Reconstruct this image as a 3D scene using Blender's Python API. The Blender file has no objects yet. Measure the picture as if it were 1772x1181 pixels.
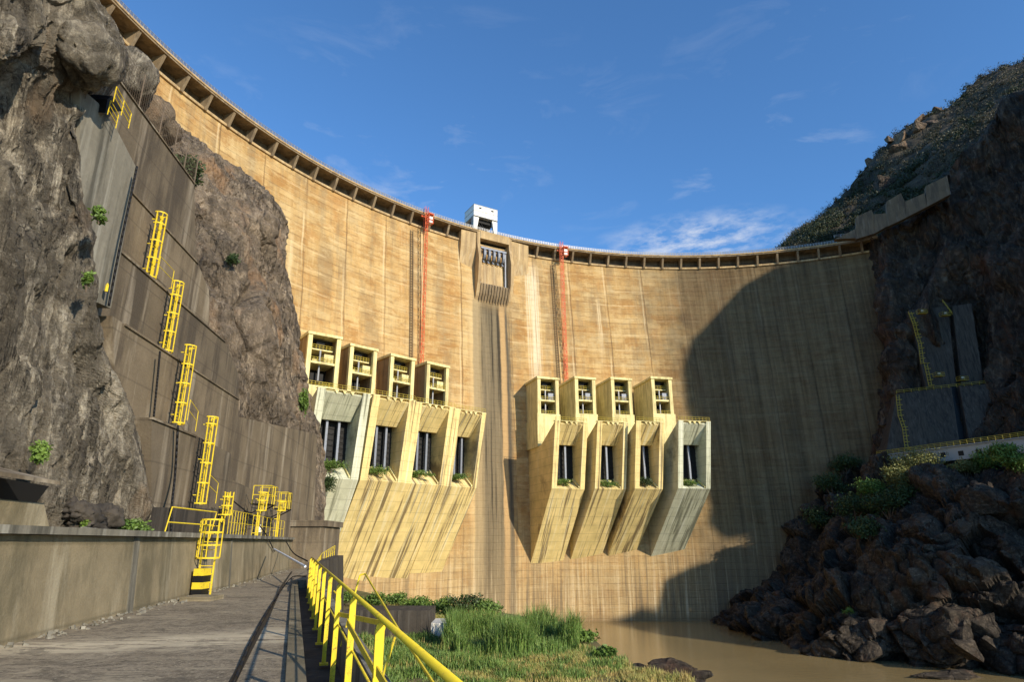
import bpy, math, random
import numpy as np
from mathutils import Vector
random.seed(7); RNG = np.random.default_rng(7)
R = math.radians
S = bpy.context.scene
# ------------------------------------------------------------------ camera
F_PX = 1100.0; TH = math.atan(348 / F_PX); CT, ST = math.cos(TH), math.sin(TH)
cam = bpy.data.cameras.new('camera'); co = bpy.data.objects.new('camera', cam)
S.collection.objects.link(co); S.camera = co
cam.sensor_fit = 'HORIZONTAL'; cam.sensor_width = 36; cam.lens = 36 * F_PX / 1772
cam.clip_start = 0.1; cam.clip_end = 6000
co.location = (0, 0, 0); co.rotation_euler = (math.pi / 2 + TH, 0, 0)
# ------------------------------------------------------------------ light
SUN_AZ = R(42.5); SUN_EL = R(23)          # azimuth measured from behind the camera towards the right
SUN = np.array([math.sin(SUN_AZ) * math.cos(SUN_EL), -math.cos(SUN_AZ) * math.cos(SUN_EL), math.sin(SUN_EL)])
sl = bpy.data.lights.new('sun', 'SUN'); sl.energy = 5.0; sl.angle = R(0.6); sl.color = (1.0, 0.88, 0.70)
so = bpy.data.objects.new('sun', sl); S.collection.objects.link(so)
so.rotation_euler = Vector(SUN).to_track_quat('Z', 'Y').to_euler()
W = bpy.data.worlds.new('World'); S.world = W; W.use_nodes = True
nt = W.node_tree; nt.nodes.clear()
N = nt.nodes.new; Lk = nt.links.new
out = N('ShaderNodeOutputWorld'); bg = N('ShaderNodeBackground'); sky = N('ShaderNodeTexSky')
sky.sky_type = 'NISHITA'; sky.sun_disc = False; sky.sun_elevation = SUN_EL
sky.sun_rotation = math.atan2(SUN[0], SUN[1]); sky.altitude = 300; sky.air_density = 1.0; sky.dust_density = 0.3; sky.ozone_density = 2.5
bg.inputs[1].default_value = 0.15
tc = N('ShaderNodeTexCoord'); mp = N('ShaderNodeMapping'); mp.inputs['Scale'].default_value = (3.2, 3.2, 9)
nz = N('ShaderNodeTexNoise'); nz.inputs['Scale'].default_value = 2.3; nz.inputs['Detail'].default_value = 9; nz.inputs['Roughness'].default_value = .62; nz.inputs['Distortion'].default_value = .5
nb = N('ShaderNodeTexNoise'); nb.inputs['Scale'].default_value = 2.1; nb.inputs['Detail'].default_value = 2
cr = N('ShaderNodeMapRange'); cr.inputs[1].default_value = .555; cr.inputs[2].default_value = .78
cb = N('ShaderNodeMapRange'); cb.inputs[1].default_value = .44; cb.inputs[2].default_value = .62
sep = N('ShaderNodeSeparateXYZ'); el = N('ShaderNodeMapRange'); el.inputs[1].default_value = .75; el.inputs[2].default_value = .42
m1 = N('ShaderNodeMath'); m1.operation = 'MULTIPLY'; m2 = N('ShaderNodeMath'); m2.operation = 'MULTIPLY'; m3 = N('ShaderNodeMath'); m3.operation = 'MULTIPLY'; m3.inputs[1].default_value = .5
mx = N('ShaderNodeMixRGB'); mx.inputs[2].default_value = (4.2, 4.6, 5.4, 1)
tint = N('ShaderNodeMixRGB'); tint.blend_type = 'MULTIPLY'; tint.inputs[0].default_value = 1; tint.inputs[2].default_value = (.70, 1.10, 1.42, 1)
Lk(tc.outputs['Generated'], mp.inputs[0]); Lk(mp.outputs[0], nz.inputs[0]); Lk(tc.outputs['Generated'], nb.inputs[0])
Lk(nz.outputs[0], cr.inputs[0]); Lk(nb.outputs[0], cb.inputs[0]); Lk(tc.outputs['Generated'], sep.inputs[0]); Lk(sep.outputs[2], el.inputs[0])
Lk(cr.outputs[0], m1.inputs[0]); Lk(cb.outputs[0], m1.inputs[1]); Lk(m1.outputs[0], m2.inputs[0]); Lk(el.outputs[0], m2.inputs[1]); Lk(m2.outputs[0], m3.inputs[0])
d0 = Vector(((1205 - 886) / F_PX, CT - .155 * ST, ST + .155 * CT)).normalized()
vs_ = N('ShaderNodeVectorMath'); vs_.operation = 'SUBTRACT'; vs_.inputs[1].default_value = d0; Lk(tc.outputs['Generated'], vs_.inputs[0])
vm_ = N('ShaderNodeVectorMath'); vm_.operation = 'MULTIPLY'; vm_.inputs[1].default_value = (1, 1, 3.6); Lk(vs_.outputs[0], vm_.inputs[0])
vl_ = N('ShaderNodeVectorMath'); vl_.operation = 'LENGTH'; Lk(vm_.outputs[0], vl_.inputs[0])
lm_ = N('ShaderNodeMapRange'); lm_.inputs[1].default_value = .02; lm_.inputs[2].default_value = .17; lm_.inputs[3].default_value = 1; lm_.inputs[4].default_value = 0; Lk(vl_.outputs['Value'], lm_.inputs[0])
nc = N('ShaderNodeTexNoise'); nc.inputs['Scale'].default_value = 7; nc.inputs['Detail'].default_value = 9; nc.inputs['Roughness'].default_value = .62; Lk(mp.outputs[0], nc.inputs[0])
nr_ = N('ShaderNodeMapRange'); nr_.inputs[1].default_value = .42; nr_.inputs[2].default_value = .66; Lk(nc.outputs[0], nr_.inputs[0])
m4 = N('ShaderNodeMath'); m4.operation = 'MULTIPLY'; Lk(lm_.outputs[0], m4.inputs[0]); Lk(nr_.outputs[0], m4.inputs[1])
m5 = N('ShaderNodeMath'); m5.operation = 'ADD'; m5.use_clamp = True; Lk(m3.outputs[0], m5.inputs[0]); Lk(m4.outputs[0], m5.inputs[1])
Lk(sky.outputs[0], tint.inputs[1]); Lk(tint.outputs[0], mx.inputs[1]); Lk(m5.outputs[0], mx.inputs[0]); Lk(mx.outputs[0], bg.inputs[0]); Lk(bg.outputs[0], out.inputs[0])
S.view_settings.view_transform = 'Standard'; S.view_settings.look = 'None'; S.view_settings.exposure = 0.12; S.view_settings.gamma = 1
# ------------------------------------------------------------------ geometry helpers
def ray(x, y):
    u = (x - 886) / F_PX; v = (590.5 - y) / F_PX
    return np.array([u, CT - v * ST, ST + v * CT])
def atY(x, y, Y): r = ray(x, y); return r * (Y / r[1])
def atZ(x, y, Z): r = ray(x, y); return r * (Z / r[2])
AZ = R(-4.76); NX = np.array([math.cos(AZ), -math.sin(AZ), 0.0])
def atC(x, y, c): r = ray(x, y); return r * (c / float(r @ NX))
V = lambda *a: np.array(a, float)
def nrm(v): v = np.asarray(v, float); return v / (np.linalg.norm(v) + 1e-12)
class MB:
    def __init__(s): s.v = []; s.f = []; s.uv = None; s.sm = False
    def add(s, vs, fs):
        o = len(s.v); s.v.extend([tuple(map(float, p)) for p in vs]); s.f.extend([tuple(i + o for i in f) for f in fs]); return s
    def box(s, c, ax, ay, az):
        c, ax, ay, az = map(np.asarray, (c, ax, ay, az)); vs = []
        for i in (-1, 1):
            for j in (-1, 1):
                for k in (-1, 1): vs.append(c + ax * i * .5 + ay * j * .5 + az * k * .5)
        return s.add(vs, [(0, 1, 3, 2), (4, 6, 7, 5), (0, 4, 5, 1), (2, 3, 7, 6), (0, 2, 6, 4), (1, 5, 7, 3)])
    def prism(s, pts, ext):
        n = len(pts); ext = np.asarray(ext, float); P = [np.asarray(p, float) for p in pts]
        return s.add(P + [p + ext for p in P], [tuple(range(n)), tuple(range(2 * n - 1, n - 1, -1))] + [(i, i + n, (i + 1) % n + n, (i + 1) % n) for i in range(n)])
    def bar(s, a, b, w, h=None, up=(0, 0, 1)):
        a = np.asarray(a, float); b = np.asarray(b, float); d = b - a; L = np.linalg.norm(d)
        if L < 1e-6: return s
        d /= L; u = np.asarray(up, float)
        if abs(d @ u) > .95: u = np.array([.9966, .083, 0.])
        x = nrm(np.cross(d, u)); y = np.cross(x, d); return s.box((a + b) / 2, d * L, x * w, y * (h or w))
    def tube(s, a, b, r, n=8, r2=None):
        a = np.asarray(a, float); b = np.asarray(b, float); d = nrm(b - a); u = V(0, 0, 1) if abs(d[2]) < .9 else V(1, 0, 0)
        x = nrm(np.cross(d, u)); y = np.cross(x, d); r2 = r if r2 is None else r2; vs = []
        for i in range(n):
            t = 2 * math.pi * i / n; e = x * math.cos(t) + y * math.sin(t); vs += [a + e * r, b + e * r2]
        return s.add(vs, [(2 * i, 2 * i + 1, (2 * i + 3) % (2 * n), (2 * i + 2) % (2 * n)) for i in range(n)] + [tuple(range(0, 2 * n, 2)), tuple(range(2 * n - 1, 0, -2))])
    def path(s, pts, r, n=8):
        for a, b in zip(pts, pts[1:]): s.tube(a, b, r, n)
        return s
    def build(s, name, mat, parent=None, smooth=False, loc=None):
        me = bpy.data.meshes.new(name); vs = np.array(s.v, float).reshape(-1, 3)
        o0 = np.array(parent_world(parent)) if parent is not None else (np.array(loc) if loc is not None else None)
        if o0 is None:
            o0 = np.array([(vs[:, 0].min() + vs[:, 0].max()) / 2, (vs[:, 1].min() + vs[:, 1].max()) / 2, vs[:, 2].min()])
        me.from_pydata((vs - o0).tolist(), [], s.f); me.update()
        if s.uv is not None:
            l = me.uv_layers.new(name='uv'); idx = np.zeros(len(me.loops), int); me.loops.foreach_get('vertex_index', idx)
            l.data.foreach_set('uv', np.array(s.uv, float)[idx].ravel())
        if smooth: me.polygons.foreach_set('use_smooth', [True] * len(me.polygons))
        me.materials.append(mat); o = bpy.data.objects.new(name, me); S.collection.objects.link(o)
        if parent is not None: o.parent = parent
        else: o.location = tuple(o0)
        PW[o.name] = tuple(o0)
        return o
PW = {}
def parent_world(p): return PW[p.name]
def tag(o, label, cat=None, group=None, kind=None):
    if label: o['label'] = label
    if cat: o['category'] = cat
    if group: o['group'] = group
    if kind: o['kind'] = kind
    return o
def thing(name, loc, label, cat, group=None):
    o = bpy.data.objects.new(name, None); o.empty_display_size = .3; o.location = tuple(map(float, loc)); S.collection.objects.link(o)
    PW[o.name] = tuple(map(float, loc)); return tag(o, label, cat, group)
# vectorised noise
def _h(ix, iy, iz, s):
    n = (ix * 374761393 + iy * 668265263 + iz * 2147483647 + s * 1274126177) & 0xffffffff
    n = ((n ^ (n >> 13)) * 1274126177) & 0xffffffff; n = n ^ (n >> 16)
    n = (n * 2246822519) & 0xffffffff; n ^= n >> 15
    return (n & 0xffffff) / float(0x1000000)
def vnoise(P, s=0):
    P = np.asarray(P, float); I = np.floor(P).astype(np.int64); f = P - I; f = f * f * f * (f * (f * 6 - 15) + 10); r = 0
    for a in (0, 1):
        for b in (0, 1):
            for c in (0, 1):
                w = (f[:, 0] if a else 1 - f[:, 0]) * (f[:, 1] if b else 1 - f[:, 1]) * (f[:, 2] if c else 1 - f[:, 2])
                r = r + w * _h(I[:, 0] + a, I[:, 1] + b, I[:, 2] + c, s)
    return r * 2 - 1
def fbm(P, o=4, s=0, g=.5):
    r = 0; a = 1
    for i in range(o): r = r + a * vnoise(P * 2 ** i + 17.3 * i, s + i); a *= g
    return r
def ridge(P, o=4, s=0):
    r = 0; a = 1
    for i in range(o): r = r + a * (1 - 2 * np.abs(vnoise(P * 2 ** i + 9.1 * i, s + i))); a *= .5
    return r
def worley(P, s=0):
    P = np.asarray(P, float); I = np.floor(P).astype(np.int64); b1 = np.full(len(P), 9.); b2 = np.full(len(P), 9.); cid = np.zeros(len(P)); cp = np.zeros_like(P)
    for a in (-1, 0, 1):
        for b in (-1, 0, 1):
            for c in (-1, 0, 1):
                J = I + np.array([a, b, c]); q = np.stack([_h(J[:, 0], J[:, 1], J[:, 2], s + k) for k in (1, 2, 3)], 1) + J
                d = np.linalg.norm(q - P, axis=1); h = _h(J[:, 0], J[:, 1], J[:, 2], s + 7); m = d < b1
                b2 = np.where(m, b1, np.minimum(b2, d)); cid = np.where(m, h, cid); cp = np.where(m[:, None], q, cp); b1 = np.where(m, d, b1)
    return b1, b2, cid, cp
def catmull(C, ts):
    C = np.asarray(C, float); n = len(C); o = []
    for t in ts:
        x = t * (n - 1); i = min(int(x), n - 2); f = x - i
        p0 = C[max(i - 1, 0)]; p1 = C[i]; p2 = C[i + 1]; p3 = C[min(i + 2, n - 1)]
        if i == 0: p0 = 2 * p1 - p2
        if i == n - 2: p3 = 2 * p2 - p1
        q = .5 * ((2 * p1) + (-p0 + p2) * f + (2 * p0 - 5 * p1 + 4 * p2 - p3) * f * f + (-p0 + 3 * p1 - 3 * p2 + p3) * f ** 3); o.append(q)
    return np.array(o)
def relief(net, nu, nv, disp, name, mat, back, facing, parent=None, smooth=True, edge_keep=0.0):
    """loft a net of world points [column][row] to a dense rock surface, roughen it, give it depth with a skirt"""
    net = np.asarray(net, float); cols = [catmull(c, np.linspace(0, 1, nv)) for c in net]
    G = np.stack([catmull([c[j] for c in cols], np.linspace(0, 1, nu)) for j in range(nv)], 1)   # nu x nv x 3
    du = np.gradient(G, axis=0); dv = np.gradient(G, axis=1); n = np.cross(du, dv); n /= np.linalg.norm(n, axis=2, keepdims=True) + 1e-9
    if (n.reshape(-1, 3).mean(0) @ np.asarray(facing, float)) < 0: n = -n
    n = n * .7 + np.asarray(facing, float) * .3
    P = G.reshape(-1, 3); D = disp(P)
    if edge_keep: ed = np.clip((1 - np.linspace(0, 1, nu)) / edge_keep, .25, 1)[:, None] * np.ones((1, nv)); D = D * ed.reshape(-1)
    G2 = (P + n.reshape(-1, 3) * D[:, None]).reshape(G.shape)
    mb = MB(); mb.v = [tuple(p) for p in G2.reshape(-1, 3)]
    idx = lambda i, j: i * nv + j
    for i in range(nu - 1):
        for j in range(nv - 1): mb.f.append((idx(i, j), idx(i + 1, j), idx(i + 1, j + 1), idx(i, j + 1)))
    ring = [idx(i, 0) for i in range(nu)] + [idx(nu - 1, j) for j in range(1, nv)] + [idx(i, nv - 1) for i in range(nu - 2, -1, -1)] + [idx(0, j) for j in range(nv - 2, 0, -1)]
    o = len(mb.v); bk = np.asarray(back, float)
    for step in (0.15, 1.0):
        for k in ring: mb.v.append(tuple(np.array(mb.v[k]) + bk * step))
    m = len(ring)
    for k in range(m):
        k2 = (k + 1) % m; mb.f.append((ring[k], ring[k2], o + k2, o + k)); mb.f.append((o + k, o + k2, o + m + k2, o + m + k))
    ob = mb.build(name, mat, parent, smooth); return ob, G2
# ------------------------------------------------------------------ materials
class NT:
    def __init__(s, name, rough=.85, spec=.25):
        s.m = bpy.data.materials.new(name); s.m.use_nodes = True; s.t = s.m.node_tree; s.b = s.t.nodes['Principled BSDF']
        s.b.inputs['Roughness'].default_value = rough; s.b.inputs['Specular IOR Level'].default_value = spec
        s.pos = s.t.nodes.new('ShaderNodeNewGeometry').outputs['Position']
    def n(s, ty, **k):
        x = s.t.nodes.new(ty)
        for a, b in k.items(): setattr(x, a, b)
        return x
    def l(s, a, b): s.t.links.new(a, b)
    def mapv(s, scale, src=None, loc=(0, 0, 0)):
        m = s.n('ShaderNodeMapping'); m.inputs['Scale'].default_value = scale; m.inputs['Location'].default_value = loc; s.l(src or s.pos, m.inputs[0]); return m.outputs[0]
    def noise(s, scale, det=5, rough=.55, src=None, dist=0):
        x = s.n('ShaderNodeTexNoise'); x.inputs['Scale'].default_value = 1; x.inputs['Detail'].default_value = det; x.inputs['Roughness'].default_value = rough; x.inputs['Distortion'].default_value = dist
        sc = scale if isinstance(scale, tuple) else (scale,) * 3; s.l(s.mapv(sc, src), x.inputs[0]); return x.outputs[0]
    def rng(s, v, a, b, c=0, d=1):
        x = s.n('ShaderNodeMapRange'); s.l(v, x.inputs[0])
        for i, q in enumerate((a, b, c, d)): x.inputs[i + 1].default_value = q
        return x.outputs[0]
    def math(s, op, a, b=None):
        x = s.n('ShaderNodeMath', operation=op)
        for i, q in enumerate((a, b)):
            if q is None: continue
            if isinstance(q, (int, float)): x.inputs[i].default_value = q
            else: s.l(q, x.inputs[i])
        return x.outputs[0]
    def mix(s, f, a, b, bt='MIX'):
        x = s.n('ShaderNodeMixRGB', blend_type=bt)
        for i, q in enumerate((f, a, b)):
            if isinstance(q, (int, float)): x.inputs[i].default_value = q
            elif isinstance(q, tuple): x.inputs[i].default_value = q if len(q) == 4 else (*q, 1)
            else: s.l(q, x.inputs[i])
        return x.outputs[0]
    def bump(s, h, strength=.5, dist=.1):
        x = s.n('ShaderNodeBump'); x.inputs['Strength'].default_value = strength; x.inputs['Distance'].default_value = dist; s.l(h, x.inputs['Height']); s.l(x.outputs[0], s.b.inputs['Normal'])
    def col(s, c):
        if isinstance(c, tuple): s.b.inputs['Base Color'].default_value = (*c, 1)
        else: s.l(c, s.b.inputs['Base Color'])
        return s.m
def plain(name, c, rough=.6, metal=0, wear=None, sc=3.):
    t = NT(name, rough); t.b.inputs['Metallic'].default_value = metal
    n = t.noise(sc, 5, .65); c2 = wear or tuple(q * .6 for q in c)
    return t.col(t.mix(t.rng(n, .5, .72, 0, .75), c, c2))
def concrete(name, c, dark, light, streak=.6, sc=.5, hz=2.0, vert=(1.2, 1.2, .07), rot=None, k0=.47, k1=.60):
    t = NT(name, .9); rp = t.pos
    if rot is not None:
        mr = t.n('ShaderNodeMapping'); mr.inputs['Rotation'].default_value = (0, 0, -R(rot)); t.l(t.pos, mr.inputs[0]); rp = mr.outputs[0]
    a = t.noise(sc, 8, .6); b = t.noise(vert, 6, .65, rp); g = t.noise(sc * 14, 4, .7)
    x = t.mix(t.rng(a, .35, .7), c, tuple(q * .72 for q in c)); x = t.mix(t.rng(b, k0, k1, 0, streak), x, dark)
    l2 = t.noise((vert[0] * 1.7, vert[1] * 1.7, vert[2] * .8), 5, .6, t.mapv((1, 1, 1), rp, (31, 7, 3))); x = t.mix(t.rng(l2, .54, .68, 0, streak * .8), x, light)
    x = t.mix(.35, x, t.mix(g, (.25, .25, .25), (1, 1, 1)), 'OVERLAY')
    sp = t.n('ShaderNodeSeparateXYZ'); t.l(t.pos, sp.inputs[0])
    if hz:
        w = t.math('PINGPONG', t.math('ADD', sp.outputs[2], t.math('MULTIPLY', a, .06)), hz / 2); ln = t.rng(w, 0, .035 * hz, 1, 0)
        x = t.mix(t.math('MULTIPLY', ln, .45), x, dark)
    t.bump(t.math('ADD', g, t.math('MULTIPLY', b, 1.2)), .35, .06); return t.col(x)
def rock(name, c, dark, light, sc=.25, crack=.5, streak=.5, rust=None, bdist=.25, vs=.05):
    t = NT(name, .88, .3); a = t.noise(sc, 9, .62, None, .6); b = t.noise(sc * 6, 9, .72); st = t.noise((sc * 5, sc * 5, sc * 5 * vs * 5), 10, .78, None, .8)
    x = t.mix(t.rng(a, .3, .7), c, dark); x = t.mix(t.rng(st, .51, .62, 0, streak), x, light); x = t.mix(t.rng(st, .48, .38, 0, .75), x, dark)
    x = t.mix(t.rng(b, .42, .62, 0, .6), x, tuple(q * .5 for q in dark))
    x = t.mix(t.rng(t.noise(sc * 17, 5, .7), .58, .76, 0, .55), x, light)
    mic = t.noise(sc * 60, 6, .8); x = t.mix(.45, x, t.mix(t.rng(mic, .3, .7), (.12, .12, .12), (.95, .95, .95)), 'OVERLAY')
    fz = t.noise((sc * 9, sc * 9, sc * .9), 5, .6, None, 1.5); fis = t.rng(t.math('ABSOLUTE', t.math('SUBTRACT', fz, .5)), 0, .012, 1, 0); fis = t.math('MULTIPLY', fis, t.rng(a, .45, .55)); x = t.mix(t.math('MULTIPLY', fis, .75), x, tuple(q * .3 for q in dark))
    if rust: x = t.mix(t.rng(t.noise(sc * 1.7, 5, .6, t.mapv((1, 1, .5), None, (5, 9, 2))), .55, .7, 0, .7), x, rust)
    v = t.n('ShaderNodeTexVoronoi', feature='DISTANCE_TO_EDGE'); v.inputs['Scale'].default_value = 1; nn = t.n('ShaderNodeTexNoise'); nn.inputs['Scale'].default_value = sc * 3; nn.inputs['Detail'].default_value = 5
    t.l(t.pos, nn.inputs[0]); off = t.mix(1.0 / (sc * 6) * .25, t.pos, nn.outputs[1], 'LINEAR_LIGHT')
    t.l(t.mapv((sc * 1.5, sc * 1.5, sc * .8), off), v.inputs[0]); ck = t.rng(v.outputs[0], 0, .035, 1, 0)
    x = t.mix(t.math('MULTIPLY', ck, crack), x, tuple(q * .3 for q in dark))
    h = t.math('SUBTRACT', t.math('ADD', t.math('ADD', b, t.math('MULTIPLY', mic, .35)), t.math('MULTIPLY', st, .6)), t.math('ADD', t.math('MULTIPLY', ck, .6), t.math('MULTIPLY', fis, .7))); t.bump(h, 1.0, bdist); return t.col(x)
def leafmat(name, c1, c2, c3=None):
    t = NT(name, .55, .3); n = t.noise(.9, 3, .6); n2 = t.noise(7., 2, .6); x = t.mix(t.rng(n, .35, .65), c1, c2); x = t.mix(t.rng(n2, .5, .7, 0, .7), x, c3 or tuple(q * 1.6 for q in c2))
    t.b.inputs['Transmission Weight'].default_value = 0; return t.col(x)
M = {}
t = NT('yellow_paint', .55); r1 = t.noise(9, 6, .75); r2 = t.noise(55, 4, .7); x = t.mix(t.rng(r1, .45, .7, 0, .6), (.78, .58, .03), (.60, .43, .05)); x = t.mix(t.math('MULTIPLY', t.rng(r1, .54, .60), t.rng(r2, .5, .6)), x, (.20, .085, .03)); t.bump(r2, .2, .004); M['yellow'] = t.col(x)
M['yellow_old'] = plain('weathered_yellow_paint', (.42, .33, .05), .6, 0, (.2, .14, .04), 4)
M['black'] = plain('black_paint', (.012, .012, .012), .5)
M['brownst'] = plain('brown_rusty_steel', (.12, .085, .05), .7)
M['rubber'] = plain('black_cable', (.012, .012, .013), .6)
M['white'] = plain('white_paint', (.78, .77, .70), .5, 0, (.6, .56, .46), 1.5)
M['red'] = plain('red_orange_paint', (.62, .10, .03), .5, 0, (.45, .13, .05), 2)
M['steel'] = plain('grey_blue_steel', (.20, .22, .26), .5, .2, (.14, .13, .12), 2)
M['lsteel'] = plain('light_steel', (.30, .31, .32), .45, .3, (.3, .25, .2), 2)
M['dark'] = plain('dark_steel_and_interior_shade', (.02, .019, .018), .7)  # near-black, for steel parts and painted interior shade
M['cream'] = concrete('cream_painted_concrete', (.82, .69, .32), (.22, .18, .09), (.66, .62, .38), .45, .35, 0, (.9, .9, .10))
SV = (1.05, .035, .035)
for nm, ang in (('creamA_left', 39), ('creamA_right', 17)):
    M[nm] = concrete('streaked_cream_concrete', (.82, .62, .26), (.12, .09, .05), (.85, .76, .48), .85, .3, 2.4, SV, ang, .52, .60)
for nm, ang in (('creamB_left', 36), ('creamB_right', 12)):
    M[nm] = concrete('greenish_white_concrete', (.62, .62, .44), (.12, .12, .08), (.78, .78, .62), .8, .3, 2.4, SV, ang, .52, .60)
M['sidec'] = concrete('brown_side_concrete', (.34, .23, .11), (.14, .10, .06), (.42, .33, .18), .6, .3, 0, (.6, .6, .06))  # browner tone for the left towers' side walls
M['wallc'] = concrete('weathered_grey_concrete', (.20, .155, .10), (.07, .055, .04), (.40, .34, .25), .75, .7, 1.3, (.75, .75, .16))
M['walld'] = concrete('darker_weathered_concrete', (.155, .122, .082), (.06, .048, .036), (.34, .285, .21), .75, .8, 1.3, (.9, .9, .15))
M['wallg'] = concrete('greyer_concrete', (.22, .20, .155), (.075, .07, .055), (.36, .34, .28), .85, .3, 0, (1.3, 1.3, .10))
M['lowwall'] = concrete('algae_stained_concrete', (.27, .22, .135), (.085, .075, .045), (.46, .40, .28), .6, 1.6, 1.55, (.9, .9, .30))
M['dampc'] = concrete('bare_dam_concrete', (.48, .34, .17), (.22, .15, .085), (.56, .46, .29), .6, .25, 0, (.6, .6, .06))
M['recess'] = concrete('dark_recess_concrete', (.16, .115, .07), (.07, .055, .04), (.26, .2, .14), .6, .3, 0, (.6, .6, .1))  # darkened tone, shade under the crest overhang painted in
M['under'] = concrete('brown_bracket_concrete', (.26, .19, .11), (.10, .075, .05), (.38, .31, .21), .6, .3, 0, (.6, .6, .1))
M['darkc'] = concrete('dark_damp_concrete', (.075, .062, .048), (.03, .026, .022), (.12, .105, .085), .8, .3, 0, (1.5, 1.5, .1))  # very dark concrete tone with faint streaks
M['rockL'] = rock('left_cliff_rock', (.31, .262, .19), (.09, .075, .056), (.60, .52, .39), .22, .15, 1.0, (.38, .25, .14), .30, .035)
M['rockC'] = rock('brown_outcrop_rock', (.28, .21, .14), (.115, .09, .065), (.46, .36, .25), .13, .2, .8, (.38, .22, .11), .40, .06)
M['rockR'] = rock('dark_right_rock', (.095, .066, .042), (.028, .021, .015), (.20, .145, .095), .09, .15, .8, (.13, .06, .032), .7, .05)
M['rockB'] = rock('river_boulder_rock', (.085, .064, .044), (.028, .022, .016), (.25, .20, .145), .14, .5, .4, (.10, .052, .03), .35, .3)
M['hill'] = rock('hillside_earth', (.10, .076, .048), (.04, .035, .025), (.20, .15, .09), .05, .3, .3, (.15, .09, .05), .5, .3)
M['bould'] = rock('pale_boulder_rock', (.27, .19, .12), (.12, .085, .06), (.38, .29, .2), .15, .5, .4, (.28, .15, .08), .4, .2)
M['leafD'] = leafmat('dark_green_leaves', (.022, .04, .012), (.05, .075, .02))
M['leafM'] = leafmat('fresh_green_leaves', (.06, .11, .02), (.13, .20, .035))
M['leafY'] = leafmat('yellow_green_leaves', (.10, .115, .03), (.20, .19, .06))
M['reed'] = leafmat('reed_blades', (.08, .155, .028), (.16, .25, .05), (.38, .42, .14))
M['dry'] = leafmat('dry_grass_blades', (.46, .33, .11), (.26, .30, .07), (.62, .46, .19))
M['leafS'] = leafmat('shaded_scrub_leaves', (.020, .028, .011), (.042, .05, .018))
M['scrub'] = leafmat('brown_green_scrub_leaves', (.055, .05, .028), (.10, .085, .045))
M['offw'] = plain('dull_white_paint', (.40, .39, .36), .7, 0, (.26, .25, .22), .6)
M['twig'] = plain('dry_twigs', (.16, .12, .085), .9)
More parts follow.
